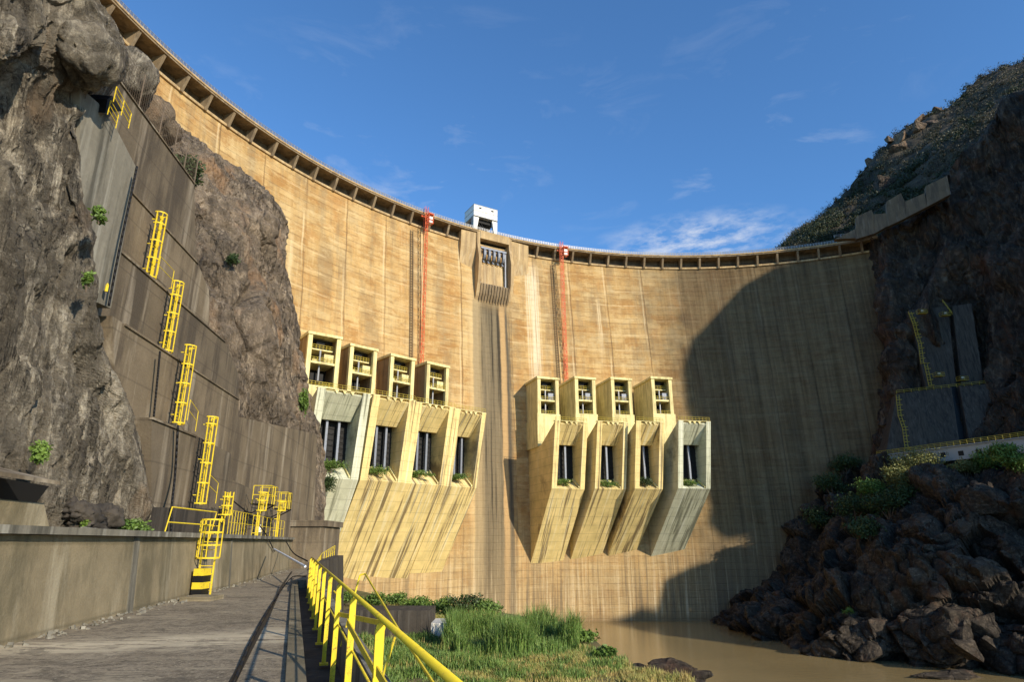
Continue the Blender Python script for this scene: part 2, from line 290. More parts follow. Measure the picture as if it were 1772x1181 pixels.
# dam face material, in metres along the arc (u) and height (v)
def dam_mat():
    t = NT('dam_face_concrete', .9); uvn = t.n('ShaderNodeUVMap'); uv = uvn.outputs[0]; sp = t.n('ShaderNodeSeparateXYZ'); t.l(uv, sp.inputs[0]); u, v = sp.outputs[0], sp.outputs[1]
    big = t.noise(.03, 6, .6, uv); mid = t.noise((.12, .10, .1), 7, .65, uv); fine = t.noise(.9, 6, .75, uv)
    vst = t.noise((.55, .012, 1), 6, .7, uv); hst = t.noise((.10, 1.1, 1), 6, .75, uv)
    x = t.mix(t.rng(big, .35, .65), (.54, .385, .19), (.40, .27, .125)); x = t.mix(t.rng(mid, .48, .7, 0, .75), x, (.52, .43, .27)); x = t.mix(t.rng(mid, .46, .3, 0, .6), x, (.40, .20, .07))
    x = t.mix(t.rng(vst, .52, .72, 0, .65), x, (.30, .22, .13)); x = t.mix(t.rng(vst, .46, .30, 0, .5), x, (.60, .49, .31))
    x = t.mix(t.rng(hst, .54, .7, 0, .38), x, (.25, .165, .085)); x = t.mix(t.rng(hst, .44, .3, 0, .25), x, (.60, .48, .30))
    vs2 = t.noise((.16, .022, 5), 7, .7, uv); x = t.mix(t.rng(vs2, .50, .60, 0, .7), x, (.27, .21, .135)); x = t.mix(t.rng(vs2, .46, .36, 0, .5), x, (.62, .50, .30))
    blot = t.noise((.07, .12, 9), 8, .78, uv); x = t.mix(t.rng(blot, .52, .60, 0, .72), x, (.34, .19, .07)); x = t.mix(t.rng(blot, .47, .38, 0, .6), x, (.50, .42, .28))
    wn = t.n('ShaderNodeTexWhiteNoise', noise_dimensions='3D'); cb2 = t.n('ShaderNodeCombineXYZ'); t.l(t.math('FLOOR', t.math('DIVIDE', u, 4.67)), cb2.inputs[0]); t.l(t.math('FLOOR', t.math('DIVIDE', v, 2.0)), cb2.inputs[1]); t.l(cb2.outputs[0], wn.inputs['Vector'])
    x = t.mix(t.rng(wn.outputs[0], .6, 1, 0, .28), x, (.30, .19, .09)); x = t.mix(t.rng(wn.outputs[0], .35, 0, 0, .28), x, (.62, .50, .31))
    patch = t.noise((.22, .45, 1), 7, .75, t.mapv((1, 1, 1), uv, (40, 12, 0))); x = t.mix(t.rng(patch, .54, .64, 0, .5), x, (.27, .18, .09)); x = t.mix(t.rng(patch, .43, .34, 0, .5), x, (.66, .53, .33))
    wob = t.math('MULTIPLY', t.noise(.15, 3, .5, uv), .8)
    def lines(coord, per, w, wobble=True):
        c = t.math('ADD', coord, wob) if wobble else coord
        return t.rng(t.math('PINGPONG', c, per / 2), 0, w, 1, 0)
    br = t.rng(t.noise((.12, .5, 1), 6, .8, uv), .46, .58)
    x = t.mix(t.math('MULTIPLY', t.math('MULTIPLY', lines(v, 2.0, .30), br), .5), x, (.15, .10, .055))
    x = t.mix(t.math('MULTIPLY', t.math('MULTIPLY', lines(t.math('ADD', v, .7), 6.0, .35), t.rng(t.noise((.09, .3, 4), 5, .8, uv), .46, .58)), .6), x, (.66, .55, .38))
    x = t.mix(t.math('MULTIPLY', t.math('MULTIPLY', lines(u, 2.33, .2), t.rng(t.noise((.5, .10, 1), 6, .8, uv), .50, .60)), .22), x, (.17, .11, .06))
    x = t.mix(t.math('MULTIPLY', lines(u, 14.0, .28), t.rng(t.noise((.3, .03, 1), 4, .7, uv), .40, .6, .15, .85)), x, (.13, .09, .055))
    x = t.mix(t.math('MULTIPLY', lines(t.math('ADD', u, .7), 14.0, .4), t.rng(t.noise((.3, .04, 2), 4, .7, uv), .45, .6, 0, .7)), x, (.66, .57, .42))
    def band(c0, half, soft, vmax, strength, colr, st=None, vmin=None, th_=0.0):
        nonlocal x
        d = t.math('ABSOLUTE', t.math('SUBTRACT', t.math('ADD', u, t.math('MULTIPLY', wob, 1.2)), c0)); m = t.rng(d, half, half + soft, 1, 0); m = t.math('MULTIPLY', m, t.rng(t.math('ADD', v, t.math('MULTIPLY', vst, soft * 9)), vmax - 3, vmax + 1 + soft * 5, 1, 0))
        if vmin is not None: m = t.math('MULTIPLY', m, t.rng(v, vmin, vmin + 15, 0, 1))
        if st: m = t.math('MULTIPLY', m, t.rng(t.noise((st, .012, 1), 6, .75, uv), .42 - th_, .52 - th_, .1, 1))
        x = t.mix(t.math('MULTIPLY', m, strength), x, colr)
    U = lambda deg: 145.3 * R(deg)
    # runs below the spillway, leaks, lime
    band(U(-28.9), 5.8, .8, 80, .85, (.10, .088, .072)); band(U(-28.9), 6.0, .8, 80, .95, (.028, .026, .024), .55, None, .06)
    band(U(-28.6), 5.5, 1.0, 80, .35, (.44, .38, .28), .8)
    band(U(-27.0), .9, .5, 80, .9, (.46, .33, .19))
    band(U(-26.2), 1.0, .6, 78, .85, (.08, .075, .07), .6)
    band(U(-31.0), .9, .5, 78, .75, (.09, .085, .08), .6)
    band(U(-22.3), 2.0, .9, 97, .85, (.66, .62, .54), 1.3, 45)
    band(U(-40.4), .8, .5, 98, .5, (.20, .15, .10)); band(U(-19.3), .9, .5, 98, .5, (.20, .15, .10))
    band(U(-31.2), 1.5, 1.5, 95, .5, (.56, .46, .30)); band(U(-12.5), .6, .3, 85, .8, (.66, .57, .42), .6, 50); band(U(-57), .7, .5, 80, .7, (.64, .54, .38), .6)
    # grey film with the right part's shade painted in, greyer lower zones, dark weeping near the foot
    shade_film = t.math('MULTIPLY', t.rng(t.math('ADD', t.math('ADD', u, t.math('MULTIPLY', big, 30)), t.math('MULTIPLY', mid, 20)), 4, 26), .97); x = t.mix(shade_film, x, t.mix(.18, t.mix(t.rng(vst, .42, .6), (.088, .072, .054), (.022, .019, .016)), x, 'MIX'))
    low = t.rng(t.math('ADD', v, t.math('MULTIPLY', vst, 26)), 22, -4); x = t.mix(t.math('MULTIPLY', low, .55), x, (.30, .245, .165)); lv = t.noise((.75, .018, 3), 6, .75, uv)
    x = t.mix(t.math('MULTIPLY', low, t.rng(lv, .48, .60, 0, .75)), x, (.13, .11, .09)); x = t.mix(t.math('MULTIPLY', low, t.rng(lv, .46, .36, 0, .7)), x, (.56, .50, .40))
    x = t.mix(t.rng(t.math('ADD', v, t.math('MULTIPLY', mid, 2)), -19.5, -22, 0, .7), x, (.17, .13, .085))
    x = t.mix(1.0, x, (.95, .86, .68), 'MULTIPLY'); x = t.mix(.30, x, t.mix(fine, (.2, .2, .2), (1, 1, 1)), 'OVERLAY')
    t.bump(t.math('SUBTRACT', t.math('ADD', fine, hst), t.math('ADD', lines(v, 2.0, .22), lines(u, 14.0, .3))), .5, .15); return t.col(x)
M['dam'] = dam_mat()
# ------------------------------------------------------------------ river, ground
def sheet(name, x0, x1, y0, y1, z, mat, n=1):
    mb = MB(); mb.add([(x0, y0, z), (x1, y0, z), (x1, y1, z), (x0, y1, z)], [(0, 1, 2, 3)]); o = mb.build(name, mat); o['kind'] = 'structure'; return o
t = NT('ground_earth', .95); GM = t.col(t.mix(t.noise(.1, 6), (.10, .08, .05), (.16, .12, .07)))
sheet('ground', -3000, 3000, -3000, 3000, -30, GM)
t = NT('muddy_river_water', .16, .5); wn = t.noise((.55, 1.5, 1), 5, .62); wb = t.noise(.04, 3); xx = t.mix(t.rng(wb, .35, .65), (.30, .225, .105), (.26, .195, .09)); t.bump(wn, .30, .10)
WM = t.col(xx); ow = sheet('river', -60, 320, -120, 260, -23, WM)
ZW = -23.0
# ------------------------------------------------------------------ the dam
CX, CY, RC = 63.4, 75.3, 145.3
def ss(x): x = np.clip(x, 0, 1); return x * x * (3 - 2 * x)
def rface(phi, z):
    k = 1 - np.clip(z / 98.0, 0, 1) ** 1.25; tt = ss((np.degrees(phi) + 28) / 30.); return RC + 2.7 - k * (6.6 + 7.6 * tt)
def pol(phi, r, z): return np.array([CX + math.sin(phi) * r, CY + math.cos(phi) * r, z])
dam = thing('arch_dam', pol(R(-28), 141, -23), 'huge curved ochre concrete arch dam closing the gorge', 'dam')
PH0, PH1 = R(-95), R(29); na, nzv = 260, 90; zs = np.linspace(-26, 99.9, nzv); ps = np.linspace(PH0, PH1, na)
mb = MB(); mb.uv = []
for p in ps:
    for z in zs:
        mb.v.append(tuple(pol(p, float(rface(p, z)), z))); mb.uv.append((145.3 * p, z))
for i in range(na - 1):
    for j in range(nzv - 1): mb.f.append((i * nzv + j, (i + 1) * nzv + j, (i + 1) * nzv + j + 1, i * nzv + j + 1))
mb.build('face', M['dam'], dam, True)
PH2 = R(27.3)
def arc(mb, r0, r1, z0, z1, p0=PH0, p1=PH2, n=130):
    q = np.linspace(p0, p1, n + 1)
    vs = [];
    for p in q: vs += [pol(p, r0, z0), pol(p, r1, z0), pol(p, r1, z1), pol(p, r0, z1)]
    fs = []
    for i in range(n):
        a, b = 4 * i, 4 * i + 4
        for k in range(4): fs.append((a + k, a + (k + 1) % 4, b + (k + 1) % 4, b + k))
    fs += [(0, 1, 2, 3), (4 * n, 4 * n + 3, 4 * n + 2, 4 * n + 1)]; mb.add(vs, fs); return mb
arc(MB(), RC + 4.3, RC + 7.5, 98, 103.1).build('crest_wall', M['recess'], dam)
lip = arc(MB(), RC + 2.25, RC + 4.4, 99.3, 99.95); lip.build('ledge', M['dampc'], dam)
arc(MB(), RC + .15, RC + 8, 103.1, 103.7).build('crest_slab', M['under'], dam)
arc(MB(), RC - .05, RC + .35, 103.6, 104.05).build('kerb', M['dampc'], dam)
rail = MB(); n = 330
for i in range(n + 1):
    p = PH0 + (PH2 - PH0) * i / n; rail.box(pol(p, RC + .1, 104.5), V(math.sin(p), math.cos(p), 0) * .14, V(math.cos(p), -math.sin(p), 0) * .14, V(0, 0, 1.1))
for z in (104.35, 104.65, 104.98): arc(rail, RC + .05, RC + .15, z, z + .09)
rail.build('crest_railing', M['lsteel'], dam)
def bracket(p):
    m = MB(); e = V(math.sin(p), math.cos(p), 0); tg = V(math.cos(p), -math.sin(p), 0); o = V(CX, CY, 0) - tg * .35
    pts = [o + e * (RC + .4) + V(0, 0, 103.09), o + e * (RC + 4.35) + V(0, 0, 103.09), o + e * (RC + 4.35) + V(0, 0, 99.2), o + e * (RC + 2.0) + V(0, 0, 99.2)]
    m.prism(pts, tg * .7); return m.build('bracket', M['under'], dam)
SP = R(-28.6)
k = -34
for i in range(-24, 22):
    p = SP + R(1.4) + R(2.76) * i
    if PH0 + .02 < p < PH2 - .005 and abs(math.degrees(p - SP)) > 5.2: bracket(p)
# pipe running under the crest
arc(MB(), RC + 3.8, RC + 4.05, 100.9, 101.1).build('service_pipe', M['darkc'], dam)
# spillway at the crown
def spf(mb, d0, d1, prof):        # prism across tangent range d0..d1 (m), profile (out, z)
    e = V(math.sin(SP), math.cos(SP), 0); tg = V(math.cos(SP), -math.sin(SP), 0); o = V(CX, CY, 0) + e * (RC + 2.7)
    pts = [o - e * a + V(0, 0, z) + tg * d0 for a, z in prof]; mb.prism(pts, tg * (d1 - d0)); return mb
for a, b in ((-12.6, -6.9), (6.9, 14.0)):
    spf(MB(), a, b, [(-3, 102.88), (2.3, 102.88), (2.2, 97.0), (.9, 90), (-.1, 82), (-3, 82)]).build('solid_crest_block', M['dampc'], dam)
for sgn in (-1, 1):
    m = spf(MB(), min(sgn * 5.7, sgn * 6.8), max(sgn * 5.7, sgn * 6.8), [(-3, 103.7), (2.7, 103.7), (2.9, 99), (4.6, 92.5), (4.2, 85), (2.6, 79.5), (.4, 76), (-3, 76)])
    m.build('spillway_pier', M['dampc'], dam)
spf(MB(), -5.65, 5.65, [(.2, 103.72), (3.0, 103.72), (3.0, 100.9), (.2, 100.9)]).build('spillway_lintel', M['dampc'], dam)
spf(MB(), -5.68, 5.68, [(-3.4, 101), (-.1, 101), (-.1, 84), (-3.4, 84)]).build('spillway_recess', M['dark'], dam)  # near-black panel paints the shade inside the recess
spf(MB(), -4.4, 3.8, [(.0, 92.2), (1.4, 92.2), (1.7, 84.2), (.0, 84.2)]).build('gate_panel', M['dampc'], dam)
g = MB()
for j in range(-2, 3):
    d = j * 1.85
    prof = [(1.2 + 1.9 * math.sin(q), 95.8 + 2.4 * math.cos(q)) for q in np.linspace(-.1, 2.6, 9)]; prof2 = [(a * .6, z) for a, z in prof[::-1]]
    spf(g, d - .42, d + .42, prof + prof2)
    spf(g, d - .3, d + .3, [(.4, 94), (1.7, 92.3), (2.2, 92.3), (1.2, 94)])
spf(g, -5.0, 5.0, [(1.2, 98.2), (2.3, 98.2), (2.3, 97.6), (1.2, 97.6)])
for d in (-5.2, 4.6): spf(g, d, d + .5, [(1.2, 98), (1.8, 98), (2.0, 84.3), (1.4, 84.3)])
g.build('radial_gate', M['steel'], dam)
b_ = MB(); spf(b_, -5.65, 5.65, [(.0, 84.2), (3.0, 84.2), (3.5, 83.4), (2.8, 80.5), (1.0, 77), (-1, 75)]); 
for j in range(11):
    d = -5.3 + j * 1.06; spf(b_, d - .16, d + .16, [(2.9, 84.25), (3.9, 83.5), (3.2, 80.4), (1.35, 76.6), (-1, 74.2), (.2, 78)])
b_.build('flip_bucket', M['under'], dam)
# gantry house standing on the crest
gp = R(-29.7); ge = V(math.sin(gp), math.cos(gp), 0); gt = V(math.cos(gp), -math.sin(gp), 0); gc = V(CX, CY, 0) + ge * (RC + 5.4)
gan = thing('gantry_crane', gc + V(0, 0, 103.75), 'white boxy gantry crane house standing on the dam crest', 'crane')
def G(a, b, z): return gc + gt * a + ge * b + V(0, 0, z)
m = MB(); m.box(G(0, 0, 112.4), gt * 9.4, ge * 7.6, V(0, 0, 4.6)); m.build('machine_house', M['white'], gan)
for a in (-1, 1):
    for b in (-1, 1):
        m = MB(); x0, x1 = sorted((a * 4.7, a * 3.3)); pts = [G(a * 4.69, b * 3.79, 110.09), G(a * 2.6, b * 3.79, 110.09), G(a * 3.6, b * 3.79, 103.8), G(a * 4.69, b * 3.79, 103.8)]
        m.prism(pts, -ge * b * .9); m.build('leg', M['white'], gan)
m = MB(); m.box(G(0, -3.86, 109.95), gt * 9.3, ge * .1, V(0, 0, .25))
for a in (-2.2, 2.6): m.box(G(a, -3.87, 113.6), gt * .9, ge * .1, V(0, 0, .5))
m.build('vent', M['dark'], gan)
m = MB(); m.box(G(0, 0, 109.2), gt * 7, ge * 5, V(0, 0, 1.4)); m.box(G(-.8, 0, 107.6), gt * 3.0, ge * 2.4, V(0, 0, 2.2)); m.box(G(.4, -1.2, 105.3), gt * 2.4, ge * 1.2, V(0, 0, 2.2))
for q in range(6):
    m.tube(G(random.uniform(-3, 3), random.uniform(-3, 3), 109), G(random.uniform(-3, 3), random.uniform(-3, 3), 104.2), .13, 6)
m.bar(G(-4, -3, 109), G(1, -3, 104.3), .25); m.bar(G(4, -3, 109), G(0, -3, 104.3), .25)
m.build('hoist_machinery', M['dark'], gan)
m = MB()
for z in (110.2, 112.3, 114.6):
    m.box(G(0, -3.84, z), gt * 9.5, ge * .08, V(0, 0, .14)); m.box(G(-4.74, 0, z), gt * .08, ge * 7.7, V(0, 0, .14))
for a in (-3.1, 0, 3.1): m.box(G(a, -3.84, 112.4), gt * .12, ge * .07, V(0, 0, 4.4))
m.build('panel_rib', M['offw'], gan)
m = MB(); m.bar(G(-4.9, -2.6, 103.8), G(-4.9, -2.6, 110.4), .1); m.bar(G(-4.9, -2.0, 103.8), G(-4.9, -2.0, 110.4), .1)
for z in np.arange(104.2, 110.4, .5): m.bar(G(-4.9, -2.6, z), G(-4.9, -2.0, z), .07)
m.build('access_ladder', M['lsteel'], gan)
# ------------------------------------------------------------------ gate towers and outlet chutes
def frameof(TL, ang_deg):
    a = R(ang_deg); ex = V(math.cos(a), math.sin(a), 0); es = V(-math.sin(a), math.cos(a), 0)
    return lambda x, s, z: V(TL[0], TL[1], 0) + ex * x + es * s + V(0, 0, z)
def rails(mb, pts, h=1.1, sp=1.5, r=.05, mids=1, n=5):
    for a, b in zip(pts, pts[1:]):
        a = np.asarray(a, float); b = np.asarray(b, float); L = np.linalg.norm(b - a); k = max(1, int(round(L / sp)))
        for i in range(k + 1): q = a + (b - a) * i / k; mb.tube(q, q + V(0, 0, h), r, n)
        for j in range(mids + 1): z = h * (j + 1) / (mids + 1); mb.tube(a + V(0, 0, z), b + V(0, 0, z), r, n)
    return mb
ORD = ['first', 'second', 'third', 'fourth']
def tower(TL, TR, ang, side, k, mat):
    w = float(np.hypot(*(TR - TL)[:2])); F = frameof(TL, ang); zt = 50.5; zb = 28.0; dp = 15.0
    dsc = ['by the brown rock outcrop, nearest the left cliff', 'next after the one beside the rock outcrop', 'left of the one closest to the spillway stain', 'closest to the dark stain under the spillway'] if side == 'left' else ['closest to the dark stain under the spillway', 'with the red mast standing beside it', 'second from the shaded end of the dam', 'at the shaded right end']
    t = thing('gate_hoist_tower', F(w / 2, 2, zb), f'cream open hoist tower, {side} group, ' + dsc[k], 'tower', 'hoist towers above the dam outlets')
    ex = F(1, 0, 0) - F(0, 0, 0); es = F(0, 1, 0) - F(0, 0, 0); up = V(0, 0, 1); zl = 36.9 if side == 'left' else 38.5
    def bx(m, x0, x1, s0, s1, z0, z1): m.box(F((x0 + x1) / 2, (s0 + s1) / 2, (z0 + z1) / 2), ex * (x1 - x0), es * (s1 - s0), up * (z1 - z0)); return m
    cw = 1.1
    for x0, x1 in ((0, cw), (w - cw, w)):
        m = bx(MB(), x0, x1, 0, 1.0, zl, zt - .7); m.build('column', mat, t)
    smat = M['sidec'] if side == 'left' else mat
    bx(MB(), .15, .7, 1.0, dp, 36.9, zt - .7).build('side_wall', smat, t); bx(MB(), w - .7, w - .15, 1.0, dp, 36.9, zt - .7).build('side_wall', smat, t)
    bx(MB(), -.25, w + .25, -.3, dp, zt - .7, zt).build('roof', mat, t)
    m = MB(); bx(m, -.25, w + .25, -.35, 1.2, zb, zl); bx(m, -.25, .7, 1.2, dp, zb, 36.9); bx(m, w - .7, w + .25, 1.2, dp, zb, 36.9); m.build('pedestal', mat, t)
    bx(MB(), cw, w - cw, .3, dp, 42.6, 43.15).build('floor', mat, t); bx(MB(), cw, w - cw, 2.2, dp, 46.6, 46.95).build('gallery', mat, t)
    bx(MB(), .7, w - .7, 7.4, 7.6, 36.5, zt - .8).build('interior_shade_panel', M['dark'], t)  # near-black sheet paints the dark of the tower interior
    for s_, z_ in ((2.3, 46.95), (.5, 43.15), (.3, zl)): rails(MB(), [F(cw, s_, z_), F(w - cw, s_, z_)], 1.1, .9, .07).build('handrail', M['yellow_old'], t)
    m = MB(); m.tube(F(w * .47, 2.0, 38.6), F(w * .47, 2.0, 46.5), .26, 10); m.build('hoist_stem', M['lsteel'], t)
    m = bx(MB(), w * .56, w - cw - .2, 1.0, 3.2, 43.16, 45.5); bx(m, w * .3, w * .55, 3.2, 5.2, 43.16, 44.6); m.build('machine_cabinet', mat if side == 'left' else M['steel'], t)
    m = MB(); bx(m, cw, w - cw, 3.4, 4.0, 49.0, 49.6); bx(m, w * .35, w * .6, 2.5, 6.0, 47.0, 49.3); m.build('hoist_beam', M['dark'], t)
    bx(MB(), w * .3, w * .7, 4, 6, 38.6, 41).build('drive_housing', M['dark'], t)
    return t
def chute(TL, w, ang, Bp, Cp, side, k, mkey, lw=1.5, rw=1.6):
    mkey = mkey + '_' + side; mat = M[mkey]
    F = frameof(TL, ang); ex = F(1, 0, 0) - F(0, 0, 0); es = F(0, 1, 0) - F(0, 0, 0); up = V(0, 0, 1)
    dsc = ['partly hidden by the dark concrete abutment', 'second from the dark concrete abutment', 'second from the spillway stain', 'closest to the spillway stain'] if side == 'left' else ['closest to the spillway stain, casting the long shadow', 'second from the spillway stain', 'with the darkest plants on its sill', 'greyer and standing apart at the shaded end']
    t = thing('outlet_chute', F(w / 2, Bp[0], Bp[1]), f'{"greenish white" if "B" in mkey else "cream yellow"} outlet chute, {side} group, {dsc[k]}', 'outlet chute', 'outlet chutes jutting from the dam')
    b, c = np.array(Bp, float), np.array(Cp, float); e = c + (c - b) / np.linalg.norm(c - b) * 14; DB = e[0]
    side_prof = [(0, 34), (b[0], b[1]), (e[0], e[1]), (DB, 28.3), (11, 28.3)]
    for x0, x1 in ((0, lw), (w - rw, w)):
        m = MB(); m.prism([F(x0, s, z) for s, z in side_prof], ex * (x1 - x0)); m.build('side_wall', mat, t)
    m = MB(); m.prism([F(lw, s, z) for s, z in [(b[0] + .03, b[1]), (e[0], e[1]), (e[0], 17.3), (8.0, 17.0)]], ex * (w - lw - rw)); m.build('underside', mat, t)
    m = MB(); m.prism([F(lw, s, z) for s, z in [(.25, 33.2), (5.6, 27.8), (6.6, 27.8), (8.6, 29.6), (1.1, 33.8)]], ex * (w - lw - rw)); m.build('hood', mat, t)
    m = MB(); m.prism([F(lw, 8.4, 17.0), F(w - rw, 8.4, 17.0), F(w - rw, 8.4, 29.5), F(lw, 8.4, 29.5)], es * .5)
    for i in range(9): z = 17.5 + i * 1.35; m.bar(F(lw, 8.25, z), F(w - rw, 8.25, z + 1.3), .12); m.bar(F(lw, 8.25, z + 1.3), F(w - rw, 8.25, z), .12)
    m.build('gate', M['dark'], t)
    for fx in ((lw + (w - lw - rw) * .33, lw + (w - lw - rw) * .66) if side == 'left' else (lw + .25, lw + .25 + (w - lw - rw) * .5)):
        m = MB(); a0 = F(fx, 6.6, 17.0); m.box(F(fx + .3, 6.9, 22.8), ex * .55, es * .8, up * 11.4); m.build('guide_rail', M['steel'], t)
    m = MB(); m.prism([F(w - rw - .4, s, z) for s, z in [(b[0] + .2, b[1] + .35), (8.2, 17.4), (8.2, 18.2), (b[0] + .2, b[1] + .7)]], ex * .38); m.box(F(w * .45, 7.2, 17.3), ex * (w - lw - rw) * .7, es * 1.2, up * .5); m.build('sill_beam', M['cream'], t)
    m = MB(); m.box(F(w / 2, .75, 34.07), ex * w, es * 1.5, up * .12)
    for fx in (.35, .5, .65): m.prism([F(w * fx - .5, -.02, 33.9), F(w * fx + .5, -.02, 33.9), F(w * fx, -.02, 33.1)], es * .25)
    m.build('top_walkway', M['cream'], t)
    m = rails(MB(), [F(.2, .2, 34.13), F(w - .2, .2, 34.13)], 1.1, 1.1, .05); m.build('top_handrail', M['yellow_old'], t)
    return F
LP = [atZ(x, y, 34) for x, y in [(550.6, 670), (646, 683), (720, 696), (788, 708), (842.7, 717)]]
sills = []
for i in range(4):
    a, b = LP[i], LP[i + 1]; ang = math.degrees(math.atan2(b[1] - a[1], b[0] - a[0])); ang = [36, 39, 39.5, 39][i]; w = float(np.hypot(*(b - a)[:2])) - .6
    F = chute(a, w, ang, (3.9, 14), (18, -5.3), 'left', i, 'creamB' if i == 0 else 'creamA', 1.9, 1.9 if i < 3 else 1.4); sills.append((F, w))
for i, ((x0, y0), (x1, y1), ang, C) in enumerate([((961, 728), (1019, 731), 20, (19, -4.3)), ((1034, 729), (1090, 731), 18, (22, -4.2)), ((1101, 729), (1151, 731), 16, (21.4, -1.4)), ((1174, 728), (1233, 729), 12, (20.4, .2))]):
    a = atZ(x0, y0, 34); b = atZ(x1, y1, 34); F = chute(a, float(np.hypot(*(b - a)[:2])), ang, (3.6, 14.8), C, 'right', i, 'creamB' if i == 3 else 'creamA', 1.6, 1.4); sills.append((F, float(np.hypot(*(b - a)[:2]))))
TL_ = [((535, 573), (595.4, 579), 36), ((607, 594.5), (659.7, 600.4), 42), ((677, 612), (725, 618), 43), ((739.5, 625.7), (783.5, 631.5), 42.5)]
TR_ = [((929.8, 651.5), (969.4, 652.2), 20), ((994.5, 651.5), (1032.8, 652), 18), ((1057, 653), (1094, 654.4), 16), ((1126.4, 652), (1161.9, 653.8), 12)]
for sd, L in (('left', TL_), ('right', TR_)):
    for i, (p, q, ang) in enumerate(L):
        a = atZ(*p, 50.5); b = atZ(*q, 50.5)
        tower(a, b, ang, sd, i, M['cream'])
# ------------------------------------------------------------------ red mast hoists with the dark ladders beside them
def mast(deg, zb, label, carz, dl, llabel):
    p = R(deg); e = V(math.sin(p), math.cos(p), 0); tg = V(math.cos(p), -math.sin(p), 0)
    base = pol(p, float(rface(p, zb)) - 1.4, zb)
    t = thing('mast_climber', base, label, 'elevator', 'red mast elevators on the dam face')
    m = MB(); zt = 105.5; r0 = RC - .9; rb = float(rface(p, 60)) - 1.6
    def c(z): f = (z - zb) / (zt - zb); return V(CX, CY, 0) + e * (rb + (r0 - rb) * f) + V(0, 0, z)
    for a in (-.5, .5):
        for b in (-.5, .5): m.bar(c(zb) + tg * a + e * b, c(zt) + tg * a + e * b, .15)
    nseg = int((zt - zb) / 1.3)
    for i in range(nseg):
        z = zb + i * 1.3; s = 1 if i % 2 else -1
        m.bar(c(z) + tg * .5 * s - e * .5, c(z + 1.3) - tg * .5 * s - e * .5, .12); m.bar(c(z) - tg * .5 - e * .5, c(z) + tg * .5 - e * .5, .12)
    m.build('lattice_mast', M['red'], t)
    cc = c(carz) - e * .2 + tg * 1.45; m = MB()
    for a in (-.8, .8):
        for b in (-.8, .8): m.bar(cc + tg * a + e * b - V(0, 0, 1.4), cc + tg * a + e * b + V(0, 0, 1.9), .16)
    for z in (-1.4, -.2, 1.8):
        for b in (-.8, .8): m.bar(cc - tg * .8 + e * b + V(0, 0, z), cc + tg * .8 + e * b + V(0, 0, z), .18)
        for a in (-.8, .8): m.bar(cc + tg * a - e * .8 + V(0, 0, z), cc + tg * a + e * .8 + V(0, 0, z), .18)
    m.box(cc + V(0, 0, 2.0), tg * 1.9, e * 1.9, V(0, 0, .2)); m.build('lift_car', M['red'], t)
    m = MB(); m.box(cc - V(0, 0, .1), tg * 1.2, e * 1.2, V(0, 0, 2.2)); m.build('car_panel', M['white'], t)
    m = MB(); m.bar(c(102.2) - tg * 1.4 + e * .8, c(102.2) + tg * 3 + e * .8, .4); m.build('tie_beam', M['red'], t)
    # ladder
    m = MB(); p2 = R(deg + dl); e2 = V(math.sin(p2), math.cos(p2), 0); t2 = V(math.cos(p2), -math.sin(p2), 0); zz = np.linspace(50, 97.3, 24)
    for a in (-.45, .45): m.path([pol(p2, float(rface(p2, z)) - .35, z) + t2 * a for z in zz], .09, 5)
    for z in np.arange(50, 97.3, .9): m.bar(pol(p2, float(rface(p2, z)) - .35, z) - t2 * .45, pol(p2, float(rface(p2, z)) - .35, z) + t2 * .45, .12)
    o = m.build('wall_ladder', M['brownst']); tag(o, llabel, 'ladder', 'dark ladders fixed to the dam face')
mast(-39.4, 50, 'red lattice elevator mast above the left group of towers', 101.2, -1.25, 'dark vertical ladder beside the left red mast')
mast(-18.3, 38, 'red lattice elevator mast running down between the right towers', 101.4, -1.0, 'dark vertical ladder beside the right red mast')
# ------------------------------------------------------------------ left abutment: stepped concrete
abut = thing('stepped_abutment', atC(345, 930, -10.2), 'weathered grey brown stepped concrete abutment wall with ledges on the left', 'wall')
def layer(poly, c, depth, mat, name='lift_block', par=None):
    m = MB(); m.prism([atC(x, y, c) for x, y in poly], -NX * depth); return m.build(name, mat, par or abut)
layer([(250, 878), (393, 882), (393, 945), (250, 945)], -9.6, 3, M['darkc'])
layer([(262, 723), (338, 754), (400, 786), (400, 830), (440, 850), (472, 868), (472, 945), (262, 945)], -10.2, 4, M['walld'])
VPx = 790
def tl(x0, y0, x): return (x, y0 + (938 - y0) * (x - x0) / (VPx - x0))
layer([tl(275, 600, 195), tl(275, 600, 413), (413, 722), (548, 752), (543, 945), (230, 945), (200, 700)], -11.0, 5, M['wallc'])
layer([tl(245, 466, 170), tl(245, 466, 389), (413, 649), (413, 800), (200, 800), (170, 560)], -11.8, 5, M['walld'])
layer([tl(240, 345, 150), tl(240, 345, 342), (362, 503), (362, 560), (300, 640), (160, 560)], -12.6, 5, M['wallc'])
layer([tl(245, 192, 175), tl(245, 192, 336), (338, 402), (342, 470), (300, 540), (150, 460)], -13.4, 5, M['walld'])
def rim(x0, y0, xa, xb, c):
    a, b = atC(*tl(x0, y0, xa), c), atC(*tl(x0, y0, xb), c); m = MB(); m.box((a + b) / 2 - V(0, 0, .03), b - a, NX * .12, V(0, 0, .07)); m.build('ledge_rim', M['wallc'], abut)
rim(262, 723, 262, 338, -10.2); rim(275, 600, 215, 413, -11.0); rim(245, 466, 190, 389, -11.8); rim(240, 345, 170, 342, -12.6); rim(245, 192, 190, 336, -13.4)
layer([(138, 150), (170, 178), (201, 222), (237, 292), (192, 534), (160, 520), (140, 420)], -10.9, 3, M['wallg'], 'pale_slab')
